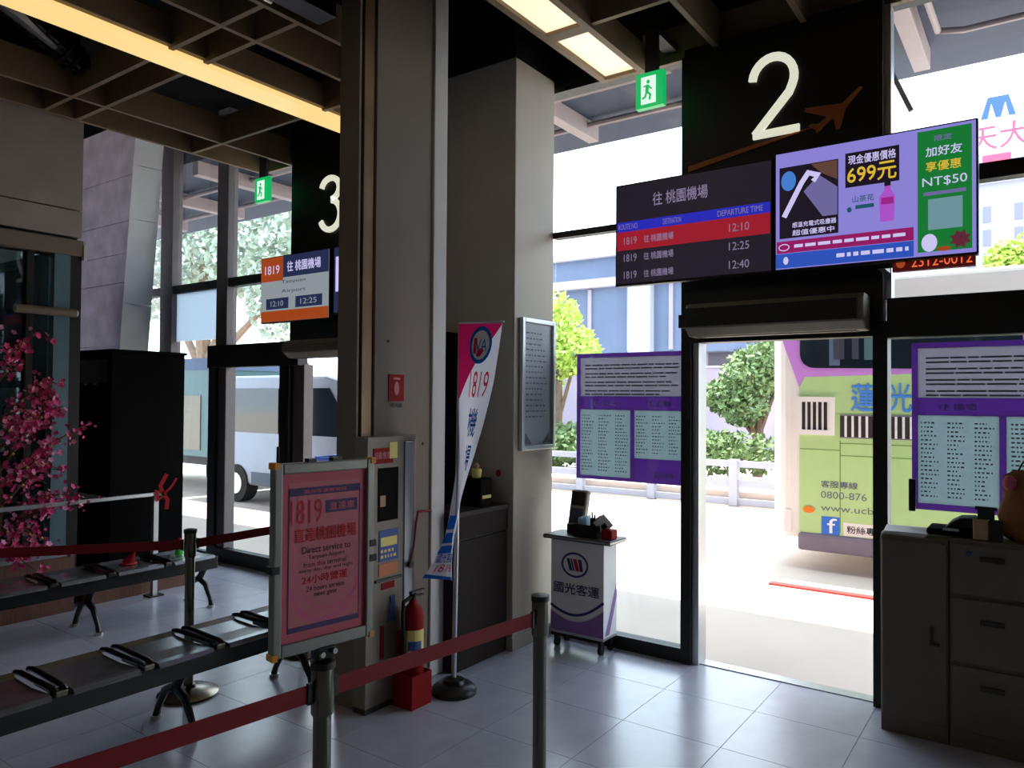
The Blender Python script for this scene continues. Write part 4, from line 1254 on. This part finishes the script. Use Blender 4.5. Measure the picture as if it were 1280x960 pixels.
obj('emblem_bar', MB().add([flag_pt(0.40, 2.04, 0.0065), flag_pt(0.40, 1.95, 0.0065), flag_pt(0.47, 1.95, 0.0065), flag_pt(0.47, 2.04, 0.0065)], [(0, 1, 2, 3)]), 'flagred', fl)

# framed notice on the pillar
t = thing('framed_notice', 'silver framed notice hanging on the pale pillar beside the glass', 'notice', (-2.925, 4.45, 1.34))
b = MB().box(-2.929, -2.895, 4.185, 4.215, 1.34, 2.25).box(-2.929, -2.895, 4.575, 4.605, 1.34, 2.25).box(-2.929, -2.895, 4.215, 4.575, 2.22, 2.25).box(-2.929, -2.895, 4.215, 4.575, 1.34, 1.37)
obj('frame', b, 'alu', t, bevel=0.004)
F = side(-2.925, 0, 0)
sh = obj('sheet', MB().fbox(F, 4.215, 4.575, 1.37, 2.22, 0, 0.008), 'sheetpaper', t)
obj('print', MB().rows(F, 4.25, 4.54, 1.55, 2.17, 16, 0.010, 0.25, 0.4).poly(F, [(4.23, 1.38), (4.33, 1.38), (4.25, 1.46)], 0.010).poly(F, [(4.46, 1.38), (4.56, 1.38), (4.55, 1.46)], 0.010), 'inkgrey', sh)
obj('glass_cover', MB().fbox(F, 4.215, 4.575, 1.37, 2.22, 0.016, 0.019), 'noticeglass', t)

# small white cart with the bus company's emblem
t = thing('promotion_cart', 'small white wheeled counter with an oval emblem in front of the glass', 'cart', (-2.58, 4.49, 0))
bx = MB().box(-2.79, -2.38, 4.39, 4.575, 0.115, 0.735)
obj('body', bx, 'white', t, bevel=0.004)
obj('top', MB().box(-2.84, -2.32, 4.365, 4.60, 0.735, 0.765), 'mullion', t, bevel=0.006)
obj('edge_strip', MB().box(-2.842, -2.318, 4.362, 4.603, 0.745, 0.755), 'alu', t)
obj('base_rim', MB().box(-2.79, -2.38, 4.388, 4.577, 0.10, 0.115), 'alu', t)
F = front(0, 4.39, 0)
b = MB().ring(F, -2.60, 0.575, 0.105, 0.085, 0.014, 0.002)
for k, x in enumerate((-2.655, -2.622, -2.565, -2.540)):
    pass
b.poly(F, [(-2.665, 0.615), (-2.640, 0.615), (-2.615, 0.535), (-2.640, 0.535)], 0.002)
b.poly(F, [(-2.575, 0.615), (-2.550, 0.615), (-2.535, 0.535), (-2.560, 0.535)], 0.002)
b.poly(F, [(-2.635, 0.615), (-2.622, 0.615), (-2.600, 0.535), (-2.613, 0.535)], 0.002)
b.text('國光客運', F, -2.765, -2.41, 0.375, 0.45, 0.002)
obj('emblem', b, 'navy', t)
obj('emblem_bar', MB().poly(F, [(-2.615, 0.615), (-2.585, 0.615), (-2.562, 0.535), (-2.592, 0.535)], 0.003), 'redink', t)
nx = 14
up_ = [(-2.79 + 0.41 * i / nx, 0.30 - 0.13 * sin(pi * (0.12 + 0.75 * i / nx)) + 0.05 * (i / nx)) for i in range(nx + 1)]
obj('swoosh', MB().poly(F, up_ + [(-2.38, 0.118), (-2.79, 0.118)][::1], 0.0015), 'lilacprint', t)
obj('swoosh_line', MB().ribbon(F, [(x, z + 0.035 + 0.02 * i / nx) for i, (x, z) in enumerate(up_)], 0.018, 0.0, 0.0022), 'navy', t)
F2 = side(-2.38, 0, 0)
obj('side_swoosh', MB().poly(F2, [(4.41, 0.13), (4.47, 0.13), (4.57, 0.36), (4.57, 0.46)], 0.0015), 'lilacprint', t)
for x in (-2.755, -2.415):
    for y in (4.42, 4.55):
        ca = obj('caster', MB().box(x - 0.012, x + 0.012, y - 0.02, y + 0.02, 0.05, 0.10), 'black', t)
        obj('wheel', MB().cyl((x - 0.011, y, 0.03), (x + 0.011, y, 0.03), 0.03, n=14), 'rubber', ca)

t = thing('card_reader', 'small dark payment terminal standing on the white cart', 'terminal', (-2.66, 4.5, 0.765))
b = MB()
R = Matrix.Translation((-2.66, 4.5, 0.765)) @ Matrix.Rotation(radians(-14), 4, 'X')
b.box(-0.065, 0.065, -0.02, 0.03, 0.05, 0.30, R)
obj('body', b, 'pillar', t, bevel=0.01)
obj('foot', MB().box(-2.71, -2.61, 4.46, 4.57, 0.765, 0.835), 'black', t, bevel=0.006)
obj('display', MB().box(-0.052, 0.052, -0.024, -0.019, 0.19, 0.285, R), 'blackgloss', t)
obj('keypad', MB().box(-0.05, 0.05, -0.024, -0.019, 0.07, 0.17, R), 'dkblue', t)
t = thing('desk_tray', 'black tray of leaflets and pens on the white cart', 'tray', (-2.52, 4.46, 0.765))
b = MB().box(-2.62, -2.44, 4.40, 4.405, 0.765, 0.85).box(-2.62, -2.44, 4.525, 4.53, 0.765, 0.85).box(-2.62, -2.615, 4.405, 4.525, 0.765, 0.85).box(-2.445, -2.44, 4.405, 4.525, 0.765, 0.85).box(-2.615, -2.445, 4.405, 4.525, 0.765, 0.77)
obj('box', b, 'black', t)
b = MB()
for k, (x, h, a) in enumerate(((-2.60, 0.12, 5), (-2.585, 0.125, 3), (-2.57, 0.115, -3), (-2.555, 0.13, 2))):
    b.box(-0.004, 0.004, -0.045, 0.045, 0, h, Matrix.Translation((x, 4.465, 0.771)) @ Matrix.Rotation(radians(a), 4, 'Y'))
obj('leaflet', b, 'film', t)
obj('pen_cup', MB().lathe((-2.50, 4.465, 0.771), [(0.022, 0), (0.024, 0.12), (0.02, 0.12), (0.018, 0.01)], 12), 'darksteel', t, smooth=True)
obj('pen', MB().cyl((-2.50, 4.46, 0.79), (-2.515, 4.47, 0.93), 0.006, n=8).cyl((-2.495, 4.47, 0.79), (-2.485, 4.455, 0.915), 0.006, n=8), 'black', t)
t = thing('card_holder', 'red holder with a tilted white card on the white cart', 'card holder', (-2.40, 4.46, 0.765))
obj('base', MB().box(-2.415, -2.335, 4.41, 4.50, 0.765, 0.83), 'red', t, bevel=0.01)
obj('card', MB().box(-0.05, 0.05, -0.004, 0.004, 0, 0.10, Matrix.Translation((-2.385, 4.46, 0.825)) @ Matrix.Rotation(radians(-40), 4, 'Y') @ Matrix.Rotation(radians(15), 4, 'X')), 'paper', t)
obj('clip', MB().box(-0.02, 0.02, -0.012, 0.0, 0.01, 0.10, Matrix.Translation((-2.395, 4.455, 0.825)) @ Matrix.Rotation(radians(-35), 4, 'Y')), 'black', t)

# ------------------------------------------------------------------ office cabinets by the glass
t = thing('office_cabinet', 'beige metal cupboard with one tall door beside the open doorway', 'cabinet', (-0.55, 4.45, 0))
obj('body', MB().box(-0.708, -0.402, 4.30, 4.585, 0, 1.005), 'cabinet', t, bevel=0.004)
dr = obj('door', MB().box(-0.70, -0.41, 4.287, 4.30, 0.09, 0.985), 'cabinet', t, bevel=0.003)
obj('handle', MB().box(-0.482, -0.470, 4.272, 4.287, 0.49, 0.57).box(-0.482, -0.44, 4.272, 4.287, 0.48, 0.492), 'cabinet_dark', dr)
t = thing('drawer_cabinet', 'beige metal cabinet of three drawers with dark handles by the glass', 'cabinet', (0.1, 4.45, 0))
obj('body', MB().box(-0.398, 0.30, 4.30, 4.585, 0, 1.02), 'cabinet', t, bevel=0.004)
for z0, z1, hz in ((0.755, 1.0, 0.935), (0.425, 0.735, 0.63), (0.09, 0.405, 0.315)):
    dw = obj('drawer', MB().box(-0.39, 0.29, 4.285, 4.30, z0, z1), 'cabinet', t, bevel=0.004)
    obj('handle', MB().box(-0.27, -0.17, 4.272, 4.285, hz - 0.013, hz + 0.013), 'cabinet_dark', dw, bevel=0.004)
obj('lock', MB().cyl((-0.315, 4.272, 0.955), (-0.315, 4.286, 0.955), 0.012, n=12), 'navy', D.objects['drawer_cabinet'])
t = thing('paper_stack', 'stack of white paper on the beige cupboard by the doorway', 'paper', (-0.61, 4.42, 1.005))
for k in range(3):
    obj('sheet', MB().box(-0.10, 0.10, -0.10, 0.12, 0, 0.006, Matrix.Translation((-0.605, 4.42, 1.006 + 0.0065 * k)) @ Matrix.Rotation(radians(4 * k - 3), 4, 'Z')), 'paper', t)
t = thing('black_case', 'flat black case with a rounded hump lying on the beige cabinets', 'case', (-0.4, 4.43, 1.02))
obj('tray', MB().box(-0.505, -0.20, 4.34, 4.54, 1.0215, 1.055), 'blackcab', t, bevel=0.012)
Fx = Frame((0, 0, 0), (1, 0, 0), (0, 0, 1), (0, -1, 0))
obj('hump', MB().poly(Fx, [(-0.43, 1.055), (-0.40, 1.09), (-0.36, 1.115), (-0.30, 1.12), (-0.25, 1.10), (-0.24, 1.055)], -4.50, -4.38), 'black', t, bevel=0.012)
obj('silver_rim', MB().box(-0.43, -0.36, 4.335, 4.345, 1.05, 1.062), 'alu', t)
t = thing('tape_dispenser', 'tan and black desk dispenser standing before the brown bag', 'dispenser', (-0.25, 4.36, 1.02))
obj('tan_block', MB().box(-0.30, -0.235, 4.31, 4.336, 1.0215, 1.125), 'cardboard', t, bevel=0.006)
obj('black_block', MB().box(-0.235, -0.175, 4.30, 4.336, 1.0215, 1.125), 'black', t, bevel=0.006)
obj('top_clip', MB().box(-0.28, -0.21, 4.31, 4.335, 1.125, 1.17).box(-0.29, -0.20, 4.31, 4.335, 1.17, 1.185), 'black', t)
t = thing('paper_bag', 'crumpled brown paper bag with a tied top on the drawer cabinet', 'bag', (-0.08, 4.42, 1.02))
b = MB()
prof = [(0.085, 0), (0.115, 0.03), (0.12, 0.12), (0.105, 0.21), (0.11, 0.27), (0.10, 0.31), (0.06, 0.34)]
n = 20
vs, fs = [], []
for k, (r, z) in enumerate(prof):
    for i in range(n):
        a = 2 * pi * i / n
        rr = r * (1 + 0.07 * sin(5 * a + k * 2.1) + random.uniform(-0.04, 0.04))
        vs.append((-0.075 + rr * cos(a), 4.44 + rr * sin(a) * 0.85, 1.022 + z))
for k in range(len(prof) - 1):
    fs += [(k * n + i, k * n + (i + 1) % n, (k + 1) * n + (i + 1) % n, (k + 1) * n + i) for i in range(n)]
fs += [tuple(range(n))[::-1], tuple((len(prof) - 1) * n + i for i in range(n))]
b.add(vs, fs)
obj('bag_body', b, 'brownbag', t, smooth=True)
obj('pink_tag', MB().lathe((-0.15, 4.35, 1.27), [(0.01, 0), (0.028, 0.02), (0.03, 0.05), (0.012, 0.07)], 12), 'pinkedge', t, smooth=True)
obj('string', MB().tube([(-0.12, 4.42, 1.35), (-0.10, 4.40, 1.40), (-0.05, 4.38, 1.425), (0.03, 4.38, 1.42)], 0.004, 6), 'cordblack', t)
t = thing('pull_handle', 'short black pull handle fixed on the glass above the paper stack', 'handle', (-0.59, 4.62, 1.1))
obj('grip', MB().box(-0.617, -0.583, 4.585, 4.605, 1.10, 1.275), 'black', t, bevel=0.006)
obj('mount', MB().cyl((-0.60, 4.605, 1.13), (-0.60, 4.645, 1.13), 0.01, n=10).cyl((-0.60, 4.605, 1.245), (-0.60, 4.645, 1.245), 0.01, n=10), 'darksteel', t)

# ------------------------------------------------------------------ queue barriers
def post(x, y, label, collar=False):
    t = thing('barrier_post', label, 'barrier post', (x, y, 0), 'steel queue barrier posts')
    obj('base', MB().lathe((x, y, 0), [(0.16, 0), (0.165, 0.012), (0.13, 0.03), (0.045, 0.045), (0.035, 0.06)], 32), 'poststeel', t, smooth=True)
    obj('pole', MB().cyl((x, y, 0.05), (x, y, 0.78), 0.0265, n=24), 'poststeel', t, smooth=True)
    obj('head', MB().lathe((x, y, 0), [(0.03, 0.78), (0.033, 0.785), (0.033, 0.915)], 24), 'poststeel', t, smooth=True)
    obj('cap', MB().lathe((x, y, 0), [(0.036, 0.915), (0.036, 0.935), (0.02, 0.94)], 24), 'black', t, smooth=True)
    return t


def belt(p, q, z, label, h=0.052, sag=0.0, r=0.043):
    p, q = Vector((p[0], p[1], z)), Vector((q[0], q[1], z))
    d = (q - p).normalized()
    nrm = Vector((d.y, -d.x, 0)) * 0.0012
    a, c = p + d * r, q - d * r
    b = MB()
    n = 10
    ring = []
    for i in range(n + 1):
        m = a.lerp(c, i / n)
        m.z -= sag * sin(pi * i / n)
        ring.append([m + nrm + Vector((0, 0, h / 2)), m - nrm + Vector((0, 0, h / 2)), m - nrm - Vector((0, 0, h / 2)), m + nrm - Vector((0, 0, h / 2))])
    vs = [x for r_ in ring for x in r_]
    fs = []
    for i in range(n):
        for k in range(4):
            fs.append((4 * i + k, 4 * i + 4 + k, 4 * i + 4 + (k + 1) % 4, 4 * i + (k + 1) % 4))
    b.add(vs, fs)
    t = thing('barrier_belt', label, 'barrier belt', tuple(a), 'red queue barrier belts')
    obj('webbing', b, 'belt', t)
    for s_ in (a, c):
        f_ = Vector((d.y, -d.x, 0)) * 0.006
        w = d * 0.008
        e = MB().add([s_ + f_ - w + Vector((0, 0, g)) for g in (-0.03, 0.03)] + [s_ + f_ + w + Vector((0, 0, g)) for g in (-0.03, 0.03)] +
                     [s_ - f_ - w + Vector((0, 0, g)) for g in (-0.03, 0.03)] + [s_ - f_ + w + Vector((0, 0, g)) for g in (-0.03, 0.03)],
                     [(0, 1, 3, 2), (4, 6, 7, 5), (0, 4, 5, 1), (2, 3, 7, 6), (0, 2, 6, 4), (1, 5, 7, 3)])
        obj('belt_clip', e, 'black', t)


P1, P2, P0 = (-1.715, 1.469), (-1.606, 2.45), (-1.83, 0.50)
PM, PN, PK = (-3.99, 2.44), (-4.02, 3.30), (-4.86, 1.30)
post(*P1, 'steel barrier post carrying the pink poster frame')
post(*P2, 'steel barrier post standing alone on the open floor before the white cart')
post(*P0, 'steel barrier post beyond the lower edge of the picture')
post(*PM, 'steel barrier post rising between the two rows of benches')
post(*PN, 'steel barrier post mostly hidden behind the pink poster')
belt(P1, P2, 0.85, 'red belt running from the poster post to the lone post')
belt(P0, P1, 0.85, 'red belt crossing the lower corner toward the poster post')
belt(PM, PN, 0.85, 'red belt crossing in front of the gate 3 door')
belt(PK, PM, 0.85, 'red belt passing in front of the black cabinet and pink tree')
post(*PK, 'steel barrier post beyond the side of the picture by the benches')

# poster frame on top of the first post
u = Vector((sin(radians(8.9)), cos(radians(8.9)), 0))
n_ = Vector((u.y, -u.x, 0))
F = Frame(Vector((P1[0], P1[1], 0)), u, (0, 0, 1), n_)
t = thing('poster_stand', 'grey framed pink poster with number 1819 mounted on a barrier post', 'poster', (P1[0], P1[1], 0.94))
b = MB()
b.fbox(F, -0.166, -0.140, 0.975, 1.512, -0.015, 0.015).fbox(F, 0.138, 0.164, 0.975, 1.512, -0.015, 0.015)
b.fbox(F, -0.140, 0.138, 1.482, 1.512, -0.015, 0.015).fbox(F, -0.140, 0.138, 0.975, 1.01, -0.015, 0.015)
obj('frame', b, 'frame_grey', t, bevel=0.004)
ps = obj('poster_sheet', MB().fbox(F, -0.140, 0.138, 1.01, 1.482, -0.006, 0.004), 'pinkedge', t)
obj('sheet_centre', MB().fbox(F, -0.118, 0.118, 1.035, 1.455, 0.004, 0.0048), 'pink', ps)
b = MB().fbox(F, -0.118, -0.115, 1.035, 1.44, 0.0048, 0.0056).fbox(F, 0.115, 0.118, 1.035, 1.44, 0.0048, 0.0056).fbox(F, -0.118, 0.118, 1.035, 1.05, 0.0048, 0.0056)
b.fbox(F, -0.118, 0.118, 1.418, 1.44, 0.0048, 0.0056).fbox(F, 0.0, 0.108, 1.362, 1.398, 0.0048, 0.0056)
obj('navy_print', b, 'poster_navy', ps)
b = MB().ring(F, 0.0, 1.16, 0.115, 0.11, 0.012, 0.0052, 24, pi, 2 * pi).ring(F, 0.02, 1.17, 0.10, 0.085, 0.006, 0.0052, 24, pi * 1.05, 2 * pi)
obj('swirl_print', b, 'poster_purple', ps)
for tx, a0, a1, z0, z1, m in (('直達桃園機場', -0.10, 0.105, 1.285, 1.325, 'redink'), ('24小時營運', -0.075, 0.075, 1.165, 1.19, 'redink'), ('1819', -0.112, -0.012, 1.338, 1.405, 'redink'),
                              ('Direct service to', -0.075, 0.085, 1.252, 1.272, 'ink'), ('Taoyuan Airport', -0.055, 0.065, 1.231, 1.247, 'ink'), ('from this terminal', -0.07, 0.07, 1.213, 1.227, 'ink'),
                              ('every day, day and night', -0.085, 0.095, 1.196, 1.209, 'ink'), ('24 hours service', -0.06, 0.065, 1.143, 1.158, 'ink'), ('next gate', -0.035, 0.04, 1.122, 1.137, 'ink'),
                              ('國光客運機場線', -0.07, 0.07, 1.423, 1.434, 'pinkedge'), ('直達車', 0.012, 0.098, 1.368, 1.392, 'pinkedge')):
    obj('text_line', MB().text(tx, F, a0, a1, z0, z1, 0.0064), m, ps)
for a, z in ((-0.16, 1.506), (0.158, 1.506), (-0.16, 0.98), (0.158, 0.98)):
    obj('corner_clip', MB().fbox(F, a - 0.008, a + 0.008, z - 0.009, z + 0.009, -0.018, 0.018), 'orangeclip', t)
obj('latch', MB().fbox(F, -0.172, -0.150, 1.21, 1.23, -0.018, 0.018).fbox(F, 0.150, 0.170, 1.245, 1.265, -0.018, 0.018).fbox(F, 0.150, 0.172, 1.20, 1.22, -0.018, 0.018), 'black', t)
obj('top_clip', MB().fbox(F, -0.06, -0.035, 1.508, 1.522, -0.012, 0.012).fbox(F, 0.02, 0.05, 1.508, 1.522, -0.012, 0.012), 'darksteel', t)
obj('holder', MB().fbox(F, -0.03, 0.03, 0.942, 0.978, -0.02, 0.02), 'black', t, bevel=0.004)
obj('holder_knob', MB().cyl(F.pt(-0.02, 0.962, 0.02), F.pt(-0.02, 0.962, 0.035), 0.008, n=10).cyl(F.pt(0.02, 0.965, 0.02), F.pt(0.02, 0.965, 0.035), 0.008, n=10), 'steel', t)
obj('antenna', MB().cyl(F.pt(-0.15, 1.512, 0), F.pt(-0.15, 1.56, 0), 0.004, n=8), 'black', t)

# ------------------------------------------------------------------ beam benches
def bench(x0, x1, y0, y1, divs, legs, label, armed):
    t = thing('beam_bench', label, 'bench', ((x0 + x1) / 2, (y0 + y1) / 2, 0), 'metal beam benches')
    xc = (x0 + x1) / 2
    obj('beam', MB().box(x1 - 0.11, x1 - 0.025, y0, y1, 0.295, 0.392), 'black', t, bevel=0.006)
    edges = [y0] + divs + [y1]
    for a, c in zip(edges[:-1], edges[1:]):
        g = 0.045
        Fs = Frame((0, 0, 0), (1, 0, 0), (0, 0, 1), (0, 1, 0))
        prof = [(x0, 0.425), (x0 + 0.04, 0.408), (xc, 0.402), (x1 - 0.05, 0.412), (x1 - 0.012, 0.41), (x1, 0.392),
                (x1 - 0.004, 0.384), (x1 - 0.02, 0.398), (x1 - 0.05, 0.402), (xc, 0.392), (x0 + 0.04, 0.398), (x0, 0.415)]
        obj('seat', MB().poly(Fs, prof, a + g, c - g), 'seat', t)
        obj('seat_bracket', MB().box(x0 + 0.06, x1 - 0.04, (a + c) / 2 - 0.02, (a + c) / 2 + 0.02, 0.375, 0.394), 'black', t)
    for y in divs:
        for s_ in (-0.028, 0.028):
            ar = obj('divider', MB().tube([(x0 - 0.012, y + s_, 0.418), (x0 + 0.04, y + s_, 0.428), (xc, y + s_ * 0.9, 0.424), (x1 - 0.06, y + s_ * 0.8, 0.422), (x1 - 0.02, y + s_ * 0.7, 0.412)], 0.013, 8), 'blackgloss', t, smooth=True)
        obj('divider_plate', MB().box(x1 - 0.07, x1 - 0.01, y - 0.026, y + 0.026, 0.39, 0.418), 'poststeel', t, bevel=0.006)
        obj('divider_bar', MB().box(xc - 0.05, xc + 0.10, y - 0.012, y + 0.012, 0.39, 0.414), 'darksteel', t)
    for y in legs:
        xl = xc + 0.02
        lg = obj('leg', MB().tube([(xl + 0.09, y, 0.32), (xl + 0.03, y, 0.24), (xl, y, 0.20)], [0.024, 0.026, 0.03], 10), 'darksteel', t, smooth=True)
        for s_ in (-1, 1):
            obj('foot', MB().tube([(xl, y, 0.21), (xl + s_ * 0.09, y, 0.17), (xl + s_ * 0.155, y, 0.07), (xl + s_ * 0.175, y, 0.018)], [0.026, 0.022, 0.017, 0.02], 8), 'darksteel', lg, smooth=True)
            obj('foot_pad', MB().cyl((xl + s_ * 0.175, y, 0), (xl + s_ * 0.175, y, 0.02), 0.028, n=12), 'steel', lg)


bench(-3.87, -3.47, 0.80, 3.05, [1.16, 1.54, 1.93, 2.31, 2.68], [1.0, 2.16, 2.9], 'metal beam bench with black dividers in front of the steel barrier post', True)
bench(-5.86, -5.49, 1.25, 3.62, [1.60, 1.98, 2.37, 2.76, 3.19], [1.5, 2.66, 3.54], 'metal beam bench standing before the black cabinet and pink tree', True)

# ------------------------------------------------------------------ black cabinet, rail, tree
t = thing('tall_cabinet', 'tall plain black cabinet standing behind the white handrail', 'cabinet', (-6.7, 3.5, 0))
obj('body', MB().box(-7.02, -6.36, 3.16, 3.81, 0.12, 2.06), 'blackcab', t, bevel=0.004)
obj('top_lid', MB().box(-7.03, -6.345, 3.145, 3.825, 2.06, 2.085), 'blackcab', t, bevel=0.004)
obj('base_board', MB().box(-7.0, -6.30, 2.98, 3.85, 0, 0.12), 'brownbox', t)
obj('drawer_front', MB().box(-7.0, -6.40, 3.15, 3.16, 1.80, 2.0), 'blackgloss', t)
obj('door', MB().box(-7.0, -6.40, 3.148, 3.16, 0.2, 1.76), 'blackcab', t)
obj('handle', MB().box(-6.80, -6.76, 3.142, 3.150, 1.785, 1.795).box(-6.65, -6.58, 3.142, 3.150, 1.785, 1.795), 'steel', t)

t = thing('guard_rail', 'white metal guard rail around the foot of the black cabinet', 'rail', (-6.2, 3.0, 0))
for x, y, z0 in ((-6.18, 3.45, 0), (-6.19, 2.12, 0)):
    obj('rail_post', MB().box(x - 0.022, x + 0.022, y - 0.022, y + 0.022, z0, 0.85), 'alu', t, bevel=0.003)
obj('base_plate', MB().box(-6.24, -6.12, 3.39, 3.51, 0, 0.012), 'darksteel', t)
obj('top_rail', MB().box(-6.205, -6.16, 2.1, 3.50, 0.845, 0.875), 'alu', t, bevel=0.004)
obj('top_rail', MB().box(-7.27, -6.18, 3.03, 3.06, 0.845, 0.875), 'alu', t, bevel=0.004)
obj('rail_post', MB().box(-6.78, -6.74, 3.025, 3.065, 0.12, 0.85), 'alu', t)

t = thing('planter_box', 'brown wooden planter box with a pale rim under the pink tree', 'planter', (-6.3, 2.6, 0))
obj('box', MB().box(-6.45, -6.25, 1.7, 2.84, 0, 0.44), 'brownbox', t)
obj('rim', MB().box(-6.45, -6.235, 1.69, 2.85, 0.44, 0.475), 'alu', t, bevel=0.004)

t = thing('blossom_tree', 'artificial tree with bright pink blossoms beside the shop glass', 'tree', (-6.27, 2.3, 0.475))
rnd = random.Random(11)
tips = []
b = MB()
base = Vector((-6.33, 2.30, 0.475))
tr_ = [base, base + Vector((0.02, 0.03, 0.4)), base + Vector((0.0, 0.0, 0.9)), base + Vector((0.03, -0.05, 1.5)), base + Vector((0.02, -0.05, 1.85))]
b.tube(tr_, [0.04, 0.032, 0.026, 0.018, 0.010], 8)
for z, dy, dz, dx in ((0.5, 0.52, 0.45, 0.1), (0.3, 0.45, 0.15, 0.12), (0.8, 0.40, 0.35, 0.1), (1.0, 0.30, 0.35, 0.06), (0.2, 0.30, -0.08, 0.18), (0.7, -0.45, 0.4, 0.1), (1.1, -0.4, 0.5, 0.05),
                      (0.45, -0.5, 0.2, 0.15), (1.3, 0.16, 0.35, 0.05), (0.9, 0.2, 0.2, 0.2), (0.55, 0.2, 0.2, 0.25), (0.15, 0.5, 0.25, 0.1), (0.1, 0.12, -0.1, 0.22), (1.4, -0.2, 0.35, 0.1), (0.35, 0.3, 0.4, 0.15), (0.6, 0.36, 0.62, 0.05)):
    p = base + Vector((0.01, 0, z))
    q = p + Vector((dx, dy, dz))
    m = p.lerp(q, 0.5) + Vector((rnd.uniform(-0.03, 0.05), rnd.uniform(-0.05, 0.05), rnd.uniform(0.0, 0.08)))
    b.tube([p, m, q], [0.014, 0.009, 0.004], 6)
    for k in range(12):
        f_ = 0.25 + 0.75 * k / 11
        c = (p * (1 - f_) ** 2 + m * (2 * f_ * (1 - f_)) + q * f_ ** 2)
        tips.append(c)
        if k % 3 == 2:
            e = c + Vector((rnd.uniform(0, 0.12), rnd.uniform(-0.12, 0.14), rnd.uniform(-0.12, 0.12)))
            b.tube([c, e], [0.005, 0.003], 5)
            tips += [c.lerp(e, 0.6), e]
tr_o = obj('branches', b, 'branch', t, smooth=True)
tr_o['kind'] = 'stuff'
b, bp = MB(), MB()
for c in tips:
    for _ in range(rnd.choice((2, 3, 4, 5))):
        o = c + Vector((rnd.uniform(-0.04, 0.06), rnd.uniform(-0.06, 0.06), rnd.uniform(-0.06, 0.06)))
        ax = Vector((rnd.uniform(0.2, 1), rnd.uniform(-1, 0.6), rnd.uniform(-0.6, 0.8))).normalized()
        e1 = ax.orthogonal().normalized()
        e2 = ax.cross(e1)
        r = rnd.uniform(0.012, 0.027)
        tgt = bp if rnd.random() < 0.3 else b
        for k in range(5):
            a = 2 * pi * k / 5
            dd = e1 * cos(a) + e2 * sin(a)
            pp = e1 * cos(a + pi / 2) + e2 * sin(a + pi / 2)
            tgt.add([o, o + dd * r * 0.6 + pp * r * 0.42 + ax * r * 0.2, o + dd * r * 1.05 + ax * r * 0.35, o + dd * r * 0.6 - pp * r * 0.42 + ax * r * 0.2], [(0, 1, 2, 3)])
bl = obj('blossoms', b, 'blossom', t)
bl['kind'] = 'stuff'
bl = obj('pale_blossoms', bp, 'blossompale', t)
bl['kind'] = 'stuff'
b = MB()
for c in tips[::5]:
    b.lathe(c + Vector((0.03, 0, 0)), [(0.002, -0.01), (0.011, 0), (0.002, 0.012)], 6)
sm = obj('blossom_centres', b, 'yellow', t)
sm['kind'] = 'stuff'

# red ribbon on the rail post, small ornament on the bench
t = thing('ribbon_bow', 'red ribbon bow tied on the guard rail end before the glass', 'ribbon', (-6.15, 3.50, 0.87))
F = Frame((-6.13, 3.50, 0.87), (0.3, 0.95, 0), (0, 0, 1), (0.95, -0.3, 0))
b = MB().ribbon(F, [(0.02, 0.16), (-0.03, 0.06), (-0.01, 0.0), (0.03, -0.06), (0.02, -0.14)], 0.03, 0, 0.004)
b.ribbon(F, [(0.0, -0.01), (0.06, 0.05), (0.10, 0.12)], 0.018, 0, 0.004).ribbon(F, [(-0.01, 0.0), (-0.06, 0.02), (-0.05, -0.06), (0.0, -0.02)], 0.022, 0, 0.004)
obj('ribbon', b, 'redink', t)
obj('knot', MB().lathe((-6.13, 3.50, 0.845), [(0.006, 0), (0.02, 0.012), (0.02, 0.03), (0.006, 0.042)], 10), 'red', t, smooth=True)
t = thing('toy_ornament', 'small red and green ornament standing on the end seat of the bench', 'ornament', (-5.72, 3.42, 0.41))
obj('green_foot', MB().lathe((-5.72, 3.40, 0.412), [(0.03, 0), (0.035, 0.02), (0.02, 0.05)], 12), 'green', t, smooth=True)
obj('red_head', MB().lathe((-5.72, 3.40, 0.462), [(0.02, 0), (0.04, 0.02), (0.035, 0.06), (0.01, 0.085)], 12), 'red', t, smooth=True)
obj('white_face', MB().box(-5.684, -5.676, 3.37, 3.41, 0.48, 0.51), 'white', t)
t = thing('paper_cone', 'small red folded cone lying on the bench seat by the rail', 'ornament', (-5.75, 3.0, 0.41))
obj('cone', MB().cyl((-5.74, 3.0, 0.41), (-5.72, 3.04, 0.50), 0.05, 0.004, 14), 'red', t, smooth=True)
obj('cone_brim', MB().cyl((-5.74, 3.0, 0.408), (-5.74, 3.0, 0.414), 0.062, n=16), 'redink', t)
